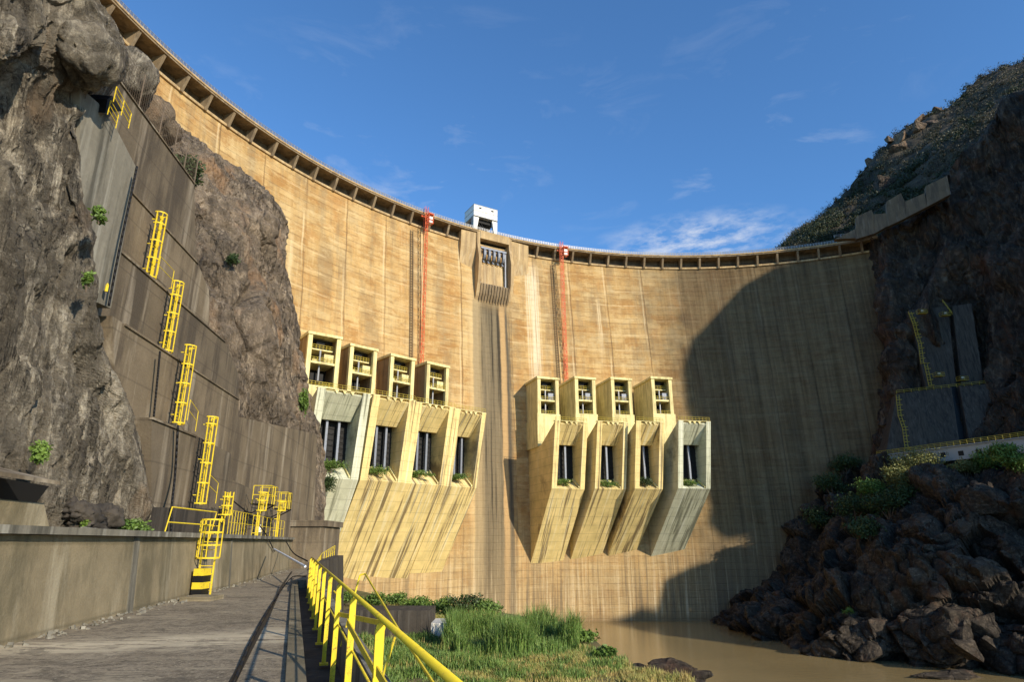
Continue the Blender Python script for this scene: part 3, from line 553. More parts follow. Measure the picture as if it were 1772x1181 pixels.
# ------------------------------------------------------------------ left cliff
def terr(P, sc, s, k, n=3.):
    x = fbm(P * np.asarray(sc, float), 5, s, .58) * n; f = np.floor(x); r = x - f
    return (f + ss((r - .80) / .20) + r * .12) * k
def facets(P, sc, s, k, smooth=0.):
    Q = P * np.asarray(sc, float); Q = Q + np.stack([fbm(Q * 1.1, 2, s + 1), fbm(Q * 1.1, 2, s + 2), fbm(Q * 1.1, 2, s + 3)], 1) * .22
    b1, b2, cid, cp = worley(Q, s); n = np.stack([np.sin(cid * 91.7), np.cos(cid * 57.3), np.sin(cid * 33.1) * .6], 1)
    e = np.clip((b2 - b1) * 5, 0, 1); e = e * (2 - e)
    return ((np.sum((Q - cp) * n, 1) * 1.3 + (cid - .5)) * k + k * .3) * e
def dL(P):
    Q = P * np.array([1, 1, .35]); b1, b2, cid, cp = worley(Q * .16, 3); f = fbm(P * np.array([.22, .22, .09]), 4, 11)
    cr = np.clip((b2 - b1) * 6, 0, 1); return f * .14 + terr(P, (.14, .14, .035), 75, .26) + facets(P, (.16, .16, .05), 50, .20) + facets(P, (.45, .45, .13), 51, .12) + facets(P, (1.4, 1.4, .5), 52, .09) + terr(P, (.30, .30, .085), 70, .16) + terr(P, (1.0, 1.0, .35), 71, .05) + fbm(P * 2.0, 4, 2, .6) * .05 - .25
rowsA = [(-420, 60, -10.5), (-200, 130, -10.5), (-60, 168, -10.6), (0, 180, -10.4), (50, 207, -10.2), (98, 221, -10.2), (130, 206, -10.5), (165, 182, -10.9), (205, 150, -10.8), (300, 150, -10.4), (400, 157, -10.2), (480, 165, -10.1), (600, 182, -9.9), (710, 236, -9.8), (800, 262, -9.6), (880, 280, -9.5), (950, 290, -9.5)]
cols = []
for fr, cc in ((-1.9, .6), (-1.0, .3), (-.4, .15), (0, .1), (.25, .18), (.5, .05), (.72, -.05), (.9, .08), (.985, -.1), (1.0, -2.0)):
    col = []
    for y, xr, c in rowsA:
        x = xr * fr if fr > 0 else 0 + fr * 420
        col.append(atC(x, y, c + cc))
    cols.append(col)
o, GA = relief(cols, 330, 380, dL, 'rock_cliff', M['rockL'], (-40, 6, 0), NX, smooth=False, edge_keep=.22)
tag(o, 'towering streaked grey brown rock cliff filling the left edge', 'cliff')
# rock outcrop against the dam
def dC(P):
    b1, b2, cid, cp = worley(P * .10, 9); cr = np.clip((b2 - b1) * 7, 0, 1); return fbm(P * .08, 4, 4) * .9 + facets(P, (.09, .09, .06), 53, .9) + facets(P, (.32, .32, .2), 54, .2) + terr(P, (.16, .16, .08), 72, .30) + terr(P, (.6, .6, .35), 73, .09) + fbm(P * .9, 4, 8, .6) * .12
rowsC = [(232, 240, 268), (242, 250, 318), (262, 262, 356), (292, 270, 392), (318, 280, 428), (350, 285, 452), (385, 290, 474), (420, 300, 482), (470, 310, 486), (530, 320, 498), (600, 340, 508), (660, 350, 510), (715, 370, 520), (760, 380, 536), (830, 380, 545), (950, 380, 548)]
cols = []
for fr, Y in ((0, 40), (.3, 42), (.55, 45), (.78, 51), (.92, 58), (.985, 66), (1.0, 78)):
    cols.append([atY(l + (r - l) * fr, y, Y + (y - 232) * .0) for y, l, r in rowsC])
o, GC = relief(cols, 190, 260, dC, 'rock_outcrop', M['rockC'], (-14, 45, -3), (.6, -.7, 0), smooth=False)
tag(o, 'rounded brown rock outcrop between the concrete abutment and the dam', 'rock')
def boulder(c, rad, label, mat, seed, cat='boulder', name='boulder', n=26, amp=.22, blocky=.25, group=None):
    m = MB(); vs = []; rad = np.asarray(rad, float)
    for i in range(n + 1):
        a = math.pi * i / n
        for j in range(2 * n): b = math.pi * j / n; vs.append((math.sin(a) * math.cos(b), math.sin(a) * math.sin(b), math.cos(a)))
    vs = np.array(vs); off = seed * 13.7; f = 1 + fbm(vs * 1.3 + off, 4, seed) * amp; b1, b2, cid, cp = worley(vs * 1.6 + off, seed); f += (cid - .5) * blocky - np.clip(.12 - (b2 - b1), 0, 1) * .6
    P = vs * f[:, None] * rad + np.asarray(c, float); m.v = [tuple(p) for p in P]
    for i in range(n):
        for j in range(2 * n): m.f.append((i * 2 * n + j, (i + 1) * 2 * n + j, (i + 1) * 2 * n + (j + 1) % (2 * n), i * 2 * n + (j + 1) % (2 * n)))
    o = m.build(name, mat, None, True); return tag(o, label, cat, group)
import bmesh
def block(c, rad, label, mat, seed, name='boulder', npts=11, group=None):
    rg = np.random.default_rng(seed); bm = bmesh.new(); P = rg.uniform(-1, 1, (npts, 3)); P = np.sign(P) * np.abs(P) ** .45; P *= (1 - .22 * rg.random((npts, 1)))
    for p in P: bm.verts.new(tuple(p * np.asarray(rad)))
    r = bmesh.ops.convex_hull(bm, input=bm.verts); bmesh.ops.delete(bm, geom=[g for g in set(r['geom_interior'] + r['geom_unused']) if isinstance(g, bmesh.types.BMVert)], context='VERTS')
    bmesh.ops.bevel(bm, geom=bm.edges[:], offset=float(min(rad)) * .09, segments=2, profile=.6, affect='EDGES'); bmesh.ops.triangulate(bm, faces=bm.faces[:])
    for _ in range(3):
        el = [e for e in bm.edges if e.calc_length() > float(max(rad)) * .22]
        if el: bmesh.ops.subdivide_edges(bm, edges=el, cuts=1); bmesh.ops.triangulate(bm, faces=bm.faces[:])
    X = np.array([v.co[:] for v in bm.verts]); d = fbm(X / float(np.mean(rad)) * 1.6 + seed * 3.1, 4, seed, .6) * float(np.mean(rad)) * .09
    ce = np.asarray(c, float); m = MB(); n = X / (np.linalg.norm(X, axis=1)[:, None] + 1e-9); X = X + n * d[:, None]; bm.verts.index_update(); m.v = [tuple(p + ce) for p in X]; m.f = [tuple(v.index for v in f.verts) for f in bm.faces]; bm.free()
    return tag(m.build(name, mat), label, 'boulder', group)
boulder(atY(233, 132, 37), (1.5, 1.6, 1.9), 'big rounded grey boulder perched at the top of the abutment under the crest', M['rockL'], 3, amp=.1, blocky=.1)
boulder(atY(262, 200, 40), (1.4, 1.5, 1.6), 'brown boulder stacked below the topmost boulder on the left', M['rockC'], 4, amp=.12, blocky=.15)
boulder(atY(284, 222, 41), (1.2, 1.5, 1.0), 'small brown boulder at the head of the rock outcrop', M['rockC'], 8, amp=.12, blocky=.15)
boulder(atC(156, 96, -10.5), (.7, .85, .95), 'overhanging pitted boulder bulging from the left cliff', M['rockL'], 5, amp=.2, blocky=.2)
boulder(atY(458, 396, 56), (1.3, 1.6, 1.7), 'rounded dark knob on the edge of the brown outcrop', M['rockC'], 6, amp=.15, blocky=.2)
# ------------------------------------------------------------------ right side: cliff, hillside, river bank
def dR(P):
    b1, b2, cid, cp = worley(P * np.array([.045, .045, .028]), 21); cr = np.clip((b2 - b1) * 6, 0, 1); return facets(P, (.04, .04, .02), 55, 4) + facets(P, (.14, .14, .06), 56, .9) + terr(P, (.07, .07, .03), 74, 1.1) + fbm(P * .03, 5, 14) * 2 + (cid - .5) * 3 + (cr - 1) * .8 + ridge(P * np.array([.10, .10, .03]), 4, 15) * 1.6 + fbm(P * .25, 4, 3) * .8
netR = [[(1490, 400, 220), (1505, 500, 216), (1530, 640, 214), (1515, 760, 212), (1500, 850, 210)],
        [(1514, 407, 205), (1530, 500, 200), (1552, 640, 197.5), (1540, 760, 197), (1520, 850, 196)],
        [(1600, 358, 200), (1605, 500, 196), (1620, 640, 194), (1620, 760, 193), (1600, 850, 192)],
        [(1648, 290, 194), (1680, 420, 190), (1700, 560, 188), (1710, 700, 187), (1720, 850, 184)],
        [(1705, 225, 190), (1740, 380, 181), (1760, 560, 176), (1772, 700, 174), (1780, 850, 172)],
        [(1850, 130, 180), (1850, 380, 165), (1860, 560, 160), (1870, 700, 158), (1880, 850, 157)],
        [(2200, 0, 165), (2200, 300, 140), (2200, 560, 128), (2200, 700, 122), (2200, 850, 120)]]
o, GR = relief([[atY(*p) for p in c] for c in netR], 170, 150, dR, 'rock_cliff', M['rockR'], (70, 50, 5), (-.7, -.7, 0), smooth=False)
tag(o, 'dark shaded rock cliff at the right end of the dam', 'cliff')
netH = [[(1340, 440, 330), (1350, 455, 280), (1350, 470, 236)],
        [(1374, 405, 325), (1385, 420, 275), (1400, 450, 234)],
        [(1425, 362, 320), (1430, 395, 270), (1440, 440, 231)],
        [(1490, 315, 315), (1500, 365, 265), (1520, 420, 226)],
        [(1532, 252, 310), (1560, 320, 260), (1590, 380, 222)],
        [(1600, 200, 300), (1620, 260, 252), (1650, 340, 216)],
        [(1680, 163, 295), (1690, 220, 245), (1710, 280, 208)],
        [(1772, 108, 290), (1772, 160, 240), (1790, 220, 202)],
        [(1950, 0, 285), (1950, 70, 230), (1950, 150, 190)],
        [(2300, -150, 280), (2300, -40, 215), (2300, 60, 170)]]
def dH(P): return fbm(P * .03, 5, 31) * 4 + fbm(P * .2, 3, 33) * 1.0
o, GH = relief([[atY(*p) for p in c] for c in netH], 150, 60, dH, 'hillside', M['hill'], (60, 120, -60), (-.5, -.4, .7)); o['kind'] = 'structure'
def wl(x, y): return atZ(x, y, ZW - .8)
def dB(P):
    Q = P + np.stack([fbm(P * .15, 3, 41), fbm(P * .15, 3, 42), fbm(P * .15, 3, 43)], 1) * 1.5
    b1, b2, cid, cp = worley(Q * np.array([.085, .085, .10]), 44); c1 = np.clip((b2 - b1) * 5, 0, 1); nr = np.stack([_h((cid * 1e5).astype(np.int64), 0 * P[:, 0].astype(np.int64), 0 * P[:, 0].astype(np.int64), k) - .5 for k in (1, 2, 3)], 1); tilt = np.sum((Q * np.array([.085, .085, .10]) - cp) * nr, 1); d1, d2, did, dp = worley(Q * .32, 48); c2 = np.clip((d2 - d1) * 4, 0, 1)
    return fbm(P * .04, 4, 46) * 3 + (cid - .5) * 5.0 + tilt * 13 + (c1 - 1) * 2.0 + (did - .5) * 1.1 + np.sum((Q * .32 - dp) * np.stack([np.sin(did * 91), np.cos(did * 57), np.sin(did * 33)], 1), 1) * 1.1 + (c2 - 1) * .6 + fbm(P * .9, 4, 47, .6) * .25
w_ = wl
netB = [[w_(1236, 1083), atY(1285, 1015, 210), atY(1345, 950, 208), atY(1405, 872, 205), atY(1440, 820, 204), atY(1500, 798, 204)],
        [w_(1290, 1103), atY(1325, 1035, 186), atY(1375, 970, 193), atY(1430, 890, 197), atY(1475, 838, 198), atY(1520, 806, 196)],
        [w_(1370, 1128), atY(1390, 1060, 158), atY(1430, 985, 168), atY(1470, 905, 178), atY(1510, 845, 184), atY(1560, 810, 189)],
        [w_(1442, 1143), atY(1460, 1070, 145), atY(1500, 985, 153), atY(1540, 905, 162), atY(1575, 845, 170), atY(1610, 812, 183)],
        [w_(1546, 1154), atY(1560, 1080, 138), atY(1590, 985, 143), atY(1620, 905, 148), atY(1655, 848, 155), atY(1680, 815, 172)],
        [w_(1719, 1172), atY(1720, 1085, 129), atY(1730, 985, 133), atY(1740, 905, 137), atY(1750, 845, 144), atY(1765, 808, 160)],
        [w_(1950, 1195), atY(1930, 1085, 118), atY(1930, 985, 122), atY(1930, 905, 126), atY(1930, 845, 132), atY(1930, 795, 150)],
        [w_(2500, 1230), atY(2400, 1085, 95), atY(2400, 985, 98), atY(2400, 905, 102), atY(2400, 845, 108), atY(2400, 780, 128)]]
o, GB = relief(netB, 260, 210, dB, 'river_bank', M['rockB'], (60, 40, -3), (-.6, -.7, .3), smooth=False); o['kind'] = 'structure'
# unseen added spur, outline cut to throw shade on the dam's right part
def on_face(x, y):
    r = ray(x, y); lo, hi = 120., 260.
    for _ in range(50):
        m_ = (lo + hi) / 2; p = r * (m_ / r[1]); ph = math.atan2(p[0] - CX, p[1] - CY); rr = math.hypot(p[0] - CX, p[1] - CY)
        if rr > rface(ph, p[2]): hi = m_
        else: lo = m_
    return r * (lo / r[1])
edge = [(1235, 1077), (1150, 1077), (1145, 1050), (1160, 1018), (1200, 990), (1245, 965), (1262, 925), (1240, 900), (1234, 850), (1222, 780), (1196, 700), (1196, 640), (1208, 590), (1240, 545), (1290, 500), (1345, 470), (1420, 455), (1500, 432)]
sA = nrm(V(-SUN[1], SUN[0], 0)); sA = sA if sA[0] > 0 else -sA; sB = nrm(np.cross(SUN, sA)); sB = sB if sB[2] > 0 else -sB
def ab(a, b, h=0): return sA * a + sB * b
E_ = [on_face(*e) for e in edge[1:]]; top = E_[-1]
pa = [(float(p @ sA), float(p @ sB)) for p in E_]; ta, tb = pa[-1]
print('SPUR', [(round(a), round(b)) for a, b in pa])
pa = [(172, -60), (170, 7), (150, 9), (151, 20), (160, 29), (171, 31)] + pa[:4] + [(196, 34), (190, 30), (180, 28), (178, 21), (226, 19), (226, 44), (202, 43)] + pa[5:-1] + [(222, 130), (228, 138), (240, 146)] + [(ta + 60, tb + 40), (ta + 60, -60)]
E_ = [ab(a, b) for a, b in pa]
m = MB(); T0 = 78.0; ng = 10; rows = []
for i, p in enumerate(E_):
    for q in range(14):
        T = T0 + q * 9.0; P0 = p + SUN * T; rows.append(P0)
PT = np.array(rows); hz_ = SUN / np.linalg.norm(SUN)
dn = np.stack([fbm(PT * .06, 3, 61), fbm(PT * .06, 3, 62), fbm(PT * .06, 3, 63)], 1) * 2.2
PT = PT + dn; m.v = [tuple(p) for p in PT]; nE = len(E_)
for i in range(nE):
    for q in range(13): m.f.append((i * 14 + q, ((i + 1) % nE) * 14 + q, ((i + 1) % nE) * 14 + q + 1, i * 14 + q + 1))
m.f.append(tuple(i * 14 for i in range(nE))); m.f.append(tuple(i * 14 + 13 for i in range(nE - 1, -1, -1)))
o = m.build('shade_caster_spur', M['rockR'], None); tag(o, 'unseen rock spur added beyond the right edge to shade the dam', 'cliff')
# ------------------------------------------------------------------ vegetation
def leaves(m, C, rad, n, size, seed, shell=.55, asp=.5, droop=0.):
    rg = np.random.default_rng(seed); d = rg.normal(size=(n, 3)); d /= np.linalg.norm(d, axis=1)[:, None]
    lump = 1 + fbm(d * 1.8 + seed, 3, seed) * .45; r = (shell + (1 - shell) * rg.random(n)) * lump; P = d * r[:, None] * np.asarray(rad) + np.asarray(C)
    a = rg.normal(size=(n, 3)); a /= np.linalg.norm(a, axis=1)[:, None]; b = np.cross(a, d + rg.normal(size=(n, 3)) * .7); b /= np.linalg.norm(b, axis=1)[:, None] + 1e-9
    s = size * (.6 + .8 * rg.random(n))[:, None]; o = len(m.v); a = a * s; b = b * s * asp
    Q = np.stack([P - a, P + b, P + a, P - b], 1).reshape(-1, 3); m.v.extend(map(tuple, Q)); m.f.extend([(o + 4 * i, o + 4 * i + 1, o + 4 * i + 2, o + 4 * i + 3) for i in range(n)])
def bush(base, rad, n, size, label, mat, seed, name='bush', cat='bush', group=None, lobes=5, stem=True):
    t = thing(name, base, label, cat, group); rg = random.Random(seed); m = MB(); s = MB(); rad = np.asarray(rad, float); base = np.asarray(base, float)
    for i in range(lobes):
        a = 2 * math.pi * i / lobes + rg.random(); k = rg.uniform(.3, .62); c = base + V(math.cos(a) * rad[0] * k, math.sin(a) * rad[1] * k, rad[2] * rg.uniform(.55, 1.35))
        if i == 0: c = base + V(0, 0, rad[2] * 1.3)
        leaves(m, c, rad * rg.uniform(.45, .65), n // lobes, size, seed * 31 + i, .25); s.tube(base, c, rad[2] * .035, 5, rad[2] * .01)
    m.build('crown', mat, t); 
    if stem: s.build('stem', M['twig'], t)
    return t
bush(atY(318, 318, 37.5), (1.15, 1.2, 1.15), 3600, .12, 'dense dark green shrub growing from the top of the rock outcrop', M['leafD'], 11, lobes=8)
bush(atY(403, 460, 41.5), (.5, .5, .55), 900, .09, 'small dark round shrub on the face of the brown outcrop', M['leafD'], 12)
bush(atC(170, 388, -9.3), (.22, .25, .28), 500, .05, 'sparse light green shrub on the cliff beside the pale slab', M['leafM'], 13)
bush(atC(148, 506, -9.3), (.16, .18, .32), 420, .045, 'thin grassy shrub at the lower corner of the pale slab', M['leafM'], 14)
bush(atC(66, 812, -8.6), (.2, .28, .32), 1200, .04, 'bright green climbing bush beside the shed roof', M['leafM'], 15, lobes=7)
bush(atC(222, 930, -8.9), (.5, .75, .26), 2400, .05, 'leafy green bush sprawling on top of the low wall', M['leafM'], 16, lobes=8)
bush(atC(146, 925, -8.8), (.12, .14, .2), 260, .04, 'tiny green plant in front of the rock cavity', M['leafM'], 17)
bush(atY(524, 730, 55), (.55, .7, 1.5), 1500, .13, 'narrow green shrub between the outcrop and the first chute', M['leafM'], 18)
# plants on the outlet sills
for i, (F, w) in enumerate(sills):
    sd = 'left' if i < 4 else 'right'; where = ['beside the dark abutment', 'second from the abutment', 'second from the spillway stain', 'closest to the spillway stain'][i] if i < 4 else ['closest to the spillway stain', 'second from the spillway stain', 'beside the greyer end chute', 'at the shaded end'][i - 4]
    big = 2.0 if i == 0 else (1.9 if i == 6 else 1.5); kk = .38
    b = F(w * (.42 if i else .5), 4.9, 15.2)
    t = bush(b, (w * kk, 1.6, big * .95), 2400 if i == 0 else 1600, .17, f'green plants on the chute sill {where}, {sd} group', M['leafM'] if i != 6 else M['leafD'], 40 + i, group='plants growing on the outlet sills', cat='plant', name='sill_plant', lobes=6)
    if i == 0:
        m = MB(); leaves(m, F(w * .42, 3.6, 12.8), (2.4, .9, 2.2), 1500, .2, 99, .2); m.build('hanging_crown', M['leafD'], t)
# foreground bank
def bankz(x, y): return -9.0 + .25 * math.sin(x * .3) + .2 * math.sin(y * .23)
def bankpt(px, py, z=-9.0): return atZ(px, py, z)
edgeB = [(560, 1010), (700, 1040), (860, 1060), (1000, 1082), (1040, 1118), (1090, 1150), (1150, 1168), (1230, 1190), (1500, 1320), (1500, 1700), (300, 1700)]
inner = [bankpt(x, y) for x, y in edgeB]
t = NT('grassy_bank_soil', .95); BM = t.col(t.mix(t.rng(t.noise(.5, 6, .7), .4, .6), (.085, .10, .03), (.21, .16, .075)))
m = MB(); nE = len(inner); cen = np.mean(inner, axis=0)
mid_ = [p + (p - cen) / np.linalg.norm(p - cen) * 3 + V(0, 0, -2.5) for p in inner]; outr = [p + (p - cen) / np.linalg.norm(p - cen) * 9 + V(0, 0, -15.5) for p in inner]
vs = [p for p in inner] + mid_ + outr + [cen]; fs = [(i, (i + 1) % nE, 3 * nE) for i in range(nE)] + [(i, i + nE, (i + 1) % nE + nE, (i + 1) % nE) for i in range(nE)] + [(i + nE, i + 2 * nE, (i + 1) % nE + 2 * nE, (i + 1) % nE + nE) for i in range(nE)]
m.add(vs, fs); o = m.build('grass_bank', BM, None, False); o['kind'] = 'structure'
def in_poly(x, y, P):
    c = False; j = len(P) - 1
    for i in range(len(P)):
        if (P[i][1] > y) != (P[j][1] > y) and x < (P[j][0] - P[i][0]) * (y - P[i][1]) / (P[j][1] - P[i][1]) + P[i][0]: c = not c
        j = i
    return c
def blades(poly_px, n, h, w, mat, name, label, seed, z=-9.0, bend=.35, clump=0, hpeak=None, sz=0.0):
    rg = np.random.default_rng(seed); xs = [p[0] for p in poly_px]; ys = [p[1] for p in poly_px]; m = MB(); cnt = 0; V_ = []; Fc = []
    WP = [bankpt(x, y, z)[:2] for x, y in poly_px]; wx = [p[0] for p in WP]; wy = [p[1] for p in WP]
    while cnt < n:
        x = rg.uniform(min(wx), max(wx)); y = min(wy) + (max(wy) - min(wy)) * rg.random() ** 1.4
        if not in_poly(x, y, WP): continue
        if clump:
            q = float(vnoise(np.array([[x * clump, y * clump, seed]]), seed)[0])
            if q < rg.uniform(-.9, .2): continue
            hh = h * (.8 + .65 * q)
        else: hh = h
        hh *= rg.uniform(.55, 1.1); a = rg.uniform(0, 6.283); b = rg.uniform(0, bend) * hh; d = np.array([math.cos(a), math.sin(a), 0]); p = np.array([x, y, z - .1 + sz])
        e = np.array([-d[1], d[0], 0]) * w * rg.uniform(.6, 1.3); q1 = p + V(0, 0, hh * .6) + d * b * .3; q2 = p + V(0, 0, hh * rg.uniform(.8, 1)) + d * b
        o = len(V_); V_ += [tuple(p - e), tuple(p + e), tuple(q1 + e * .8), tuple(q1 - e * .8), tuple(q2)]; Fc += [(o, o + 1, o + 2, o + 3), (o + 3, o + 2, o + 4)]; cnt += 1
    m.v = V_; m.f = Fc; o = m.build(name, mat); tag(o, label, 'grass', None, 'stuff'); return o
blades([(800, 1098), (990, 1092), (1008, 1110), (1000, 1128), (900, 1142), (790, 1140), (765, 1125), (780, 1108)], 12000, 2.6, .035, M['reed'], 'reeds', 'tall bright green reeds on the river bank', 71, clump=.35, bend=.55)
blades([(600, 1090), (830, 1120), (930, 1145), (880, 1181), (800, 1300), (560, 1300), (560, 1100)], 34000, .85, .032, M['reed'], 'green_grass', 'short lush green grass below the yellow railing', 72, clump=.5, bend=.7)
blades([(800, 1160), (900, 1142), (1010, 1120), (1060, 1140), (1100, 1160), (1200, 1180), (1300, 1290), (700, 1290), (760, 1185)], 40000, .6, .024, M['dry'], 'dry_grass', 'dry yellow grass along the river edge', 73, clump=.6, bend=.8)
blades([(960, 1125), (1040, 1120), (1100, 1155), (1000, 1181), (860, 1181), (850, 1160)], 4500, .7, .025, M['reed'], 'mixed_grass', 'mixed green tufts at the margin of the dry grass', 74, clump=.9, bend=.7)
for i, (x, y, s, lab, mt) in enumerate([(650, 1052, 1.9, 'first dark green shrub on the bank, beside the railing', 'leafM'), (690, 1056, 2.1, 'shrub on the bank behind the railing apex', 'leafM'), (728, 1060, 1.9, 'low shrub on the bank right of the railing apex', 'leafM'), (772, 1064, 1.9, 'low shrub between the bank block and the dark shrub', 'leafM'), (812, 1068, 2.6, 'darkest and tallest shrub at the foot of the dam', 'leafD'), (845, 1072, 1.9, 'rightmost shrub before the reeds begin', 'leafM'), (1005, 1118, 1.3, 'feathery green shrub where the reeds meet the water', 'leafM'), (1048, 1140, .8, 'small green tuft shrub on the water edge', 'leafM'), (595, 1050, 2.0, 'green shrub seen through the yellow rails', 'leafM')]):
    c = bankpt(x, y); bush(c, (s * 1.25, s * 1.2, s * .62), 1500, .17, lab, M[mt], 200 + i, lobes=7)
blades([(620, 1090), (1000, 1110), (1040, 1135), (900, 1160), (640, 1160)], 2600, .9, .02, M['dry'], 'dead_stalks', 'scattered dead stalks among the green grass', 75, clump=.8, bend=.9)
blades([(650, 1040), (860, 1062), (860, 1085), (640, 1075)], 5000, 1.0, .05, M['dry'], 'dry_grass', 'patch of dry grass behind the dark bank block', 76, clump=.4, bend=1.2)
# block on the bank and white slab
b0 = bankpt(612, 1104); 
m = MB(); a = bankpt(610, 1108, -9); b = bankpt(742, 1108, -9); Yb = b[1]; m.box(V((a[0] + b[0]) / 2 - .5, Yb + 2.5, -7.9), V(b[0] - a[0] + 1, 0, 0), V(0, 5, 0), V(0, 0, 3.0)); tag(m.build('concrete_block', M['darkc']), 'dark concrete block standing in the grass bank', 'block')
m = MB(); c = atY(768, 1082, Yb + 1.5); m.box(c + V(0, 2, -.6), V(3.8, 0, 0), V(0, 4, 0), V(.1, 0, 1.5)); tag(m.build('white_slab', M['white']), 'small white painted slab right of the dark bank block', 'slab')
boulder(bankpt(1150, 1178, -10) + V(0, 0, .1), (3.2, 1.2, .9), 'rough dark rock at the tip of the grassy bank', M['rockB'], 31, n=34, amp=.4, blocky=.5)
boulder(atZ(1645, 1172, -22.8), (5.0, 1.6, .9), 'flat grey rock barely above the muddy water', M['rockB'], 32, n=30, amp=.4, blocky=.5)
boulder(atZ(960, 1181, -10), (1.2, .8, .4), 'low stone hidden in the dry grass', M['rockB'], 33)
# bushes, blocks on the right bank and the far hillside
def on_grid(Gd, a, b): i = int(a * (Gd.shape[0] - 1)); j = int(b * (Gd.shape[1] - 1)); return Gd[i, j]
def proj(P): x, y, z = P; d = y * CT + z * ST; return 886 + F_PX * x / d, 590.5 - F_PX * (z * CT - y * ST) / d
def nearest(Gd, px, py):
    Q = Gd.reshape(-1, 3); d = Q[:, 1] * CT + Q[:, 2] * ST; ux = 886 + F_PX * Q[:, 0] / d; uy = 590.5 - F_PX * (Q[:, 2] * CT - Q[:, 1] * ST) / d
    return Q[np.argmin((ux - px) ** 2 + (uy - py) ** 2)]
RB = [(1590, 822, 4.2, 'leafY', 'broad yellow green bush before the white parapet, right of its first window'), (1560, 838, 3.0, 'leafY', 'yellow green bush low on the slope below the white parapet'), (1640, 820, 3.0, 'leafY', 'olive bush under the middle of the white parapet'), (1672, 824, 2.4, 'leafY', 'small olive bush beside the bare rock ledge'), (1708, 816, 3.0, 'leafM', 'rounded green bush on the right rock ledge'), (1745, 806, 3.2, 'leafM', 'green bush nearest the right edge on the rock ledge'), (1765, 822, 2.6, 'leafM', 'lower green bush at the right edge of the ledge'), (1510, 862, 3.0, 'leafM', 'pale leaved shrub on the dark slope beside the dam'), (1465, 818, 3.0, 'leafD', 'dark shrub against the dam at the top of the bank'), (1440, 860, 3.5, 'leafD', 'dark shrub against the dam halfway up the bank'), (1480, 900, 3.6, 'leafD', 'dark shrub spreading on the upper bank slope'), (1540, 900, 3.8, 'leafD', 'dark shrub below the pale leaved one'), (1430, 915, 3.2, 'leafD', 'lowest dark shrub near the dam face'), (1505, 935, 3.0, 'leafD', 'dark shrub in the middle of the bank slope'), (1570, 870, 3.0, 'leafD', 'dark shrub beside the bare rock face'), (1470, 1058, 1.2, 'leafM', 'tiny bright plant among the riverside rocks'), (1480, 1015, .9, 'leafM', 'tiny green plant higher among the riverside rocks')]
for i, (x, y, s, mt, lab) in enumerate(RB):
    s = s * ((1.6 if mt == 'leafD' else 1.4) if s > 2 else 1)
    P = nearest(GB, x, y) - V(0, 0, .6); bush(P, (s * 1.15, s, s * .75), 3000 if s > 2 else 500, .28 if s > 2 else .15, lab, M[mt], 300 + i, lobes=7)
HB0 = [(1590, 207, 5), (1623, 197, 3.5), (1566, 240, 5), (1590, 225, 4), (1553, 262, 4), (1530, 322, 4.2), (1528, 352, 3.5), (1508, 282, 3), (1540, 245, 3.4), (1612, 215, 3.6)]
BB = [(1590, 1003, 3.2, 'pale split boulder standing out of the middle of the dark bank'), (1622, 1020, 2.6, 'dark rounded boulder leaning on the pale split one'), (1648, 1070, 3.4, 'tall angular block right of the bank middle'), (1688, 1085, 4.2, 'largest grey block with a flat sunlit face near the water'), (1665, 1120, 3.2, 'wedge shaped block between the largest one and the water'), (1722, 1120, 3.6, 'smooth sloping block at the lower right waterline'), (1600, 1100, 2.8, 'upright block left of the largest grey one'), (1560, 1110, 2.6, 'squat block at the middle of the waterline'), (1515, 1085, 2.6, 'pale topped block above the waterline'), (1478, 1092, 2.4, 'bright angular block near the tiny plants'), (1448, 1105, 2.2, 'small bright block close to the water'), (1400, 1085, 2.4, 'dark slab left of the bright small block'), (1345, 1075, 2.6, 'flat dark slab toward the dam foot'), (1300, 1060, 2.8, 'dark block next to the dam foot'), (1350, 1000, 3.2, 'grey slab stacked beside the dam face'), (1395, 960, 3.0, 'upper grey slab stacked beside the dam face'), (1700, 868, 3.6, 'broad pale ledge block at the top of the bank'), (1640, 862, 3.0, 'rounded ledge block under the olive bush'), (1750, 880, 3.4, 'ledge block nearest the right edge'), (1665, 915, 3.0, 'blocky boulder below the pale ledge')]
for i, (x, y, s_, lab) in enumerate(BB):
    P = nearest(GB, x, y); block(P + V(.3, .5, -.2) * s_ * .5, (s_ * 1.0, s_ * .9, s_ * .8), lab, M['rockB'], 500 + i)
# hillside scrub, one mass
m = MB(); tw = MB(); rg = np.random.default_rng(5); nb_ = 0
for k in range(1500):
    a, b = rg.random() * .92, rg.random() ** 1.1 * .95; P = on_grid(GH, a, b); x, y = proj(P)
    if x > 1830 or y > 470 or (any(math.hypot(x - h[0], y - h[1]) < h[2] * 3.4 for h in HB0)): continue
    q = float(vnoise(np.array([[P[0] * .05, P[1] * .05, P[2] * .05]]), 77)[0]); s = rg.uniform(1.2, 3.6)
    gq = q > .12
    leaves(m if gq else tw, P + V(0, 0, s * .4), (s * 1.2, s * 1.2, s * .8), 110, .40 if gq else .4, 900 + k, .2, .5 if gq else .3)
tag(m.build('scrub', M['leafS']), 'dense dark scrub covering the hillside above the right abutment', 'scrub', None, 'stuff'); tag(tw.build('dry_scrub', M['scrub']), 'dry brownish scrub on the upper hillside', 'scrub', None, 'stuff')
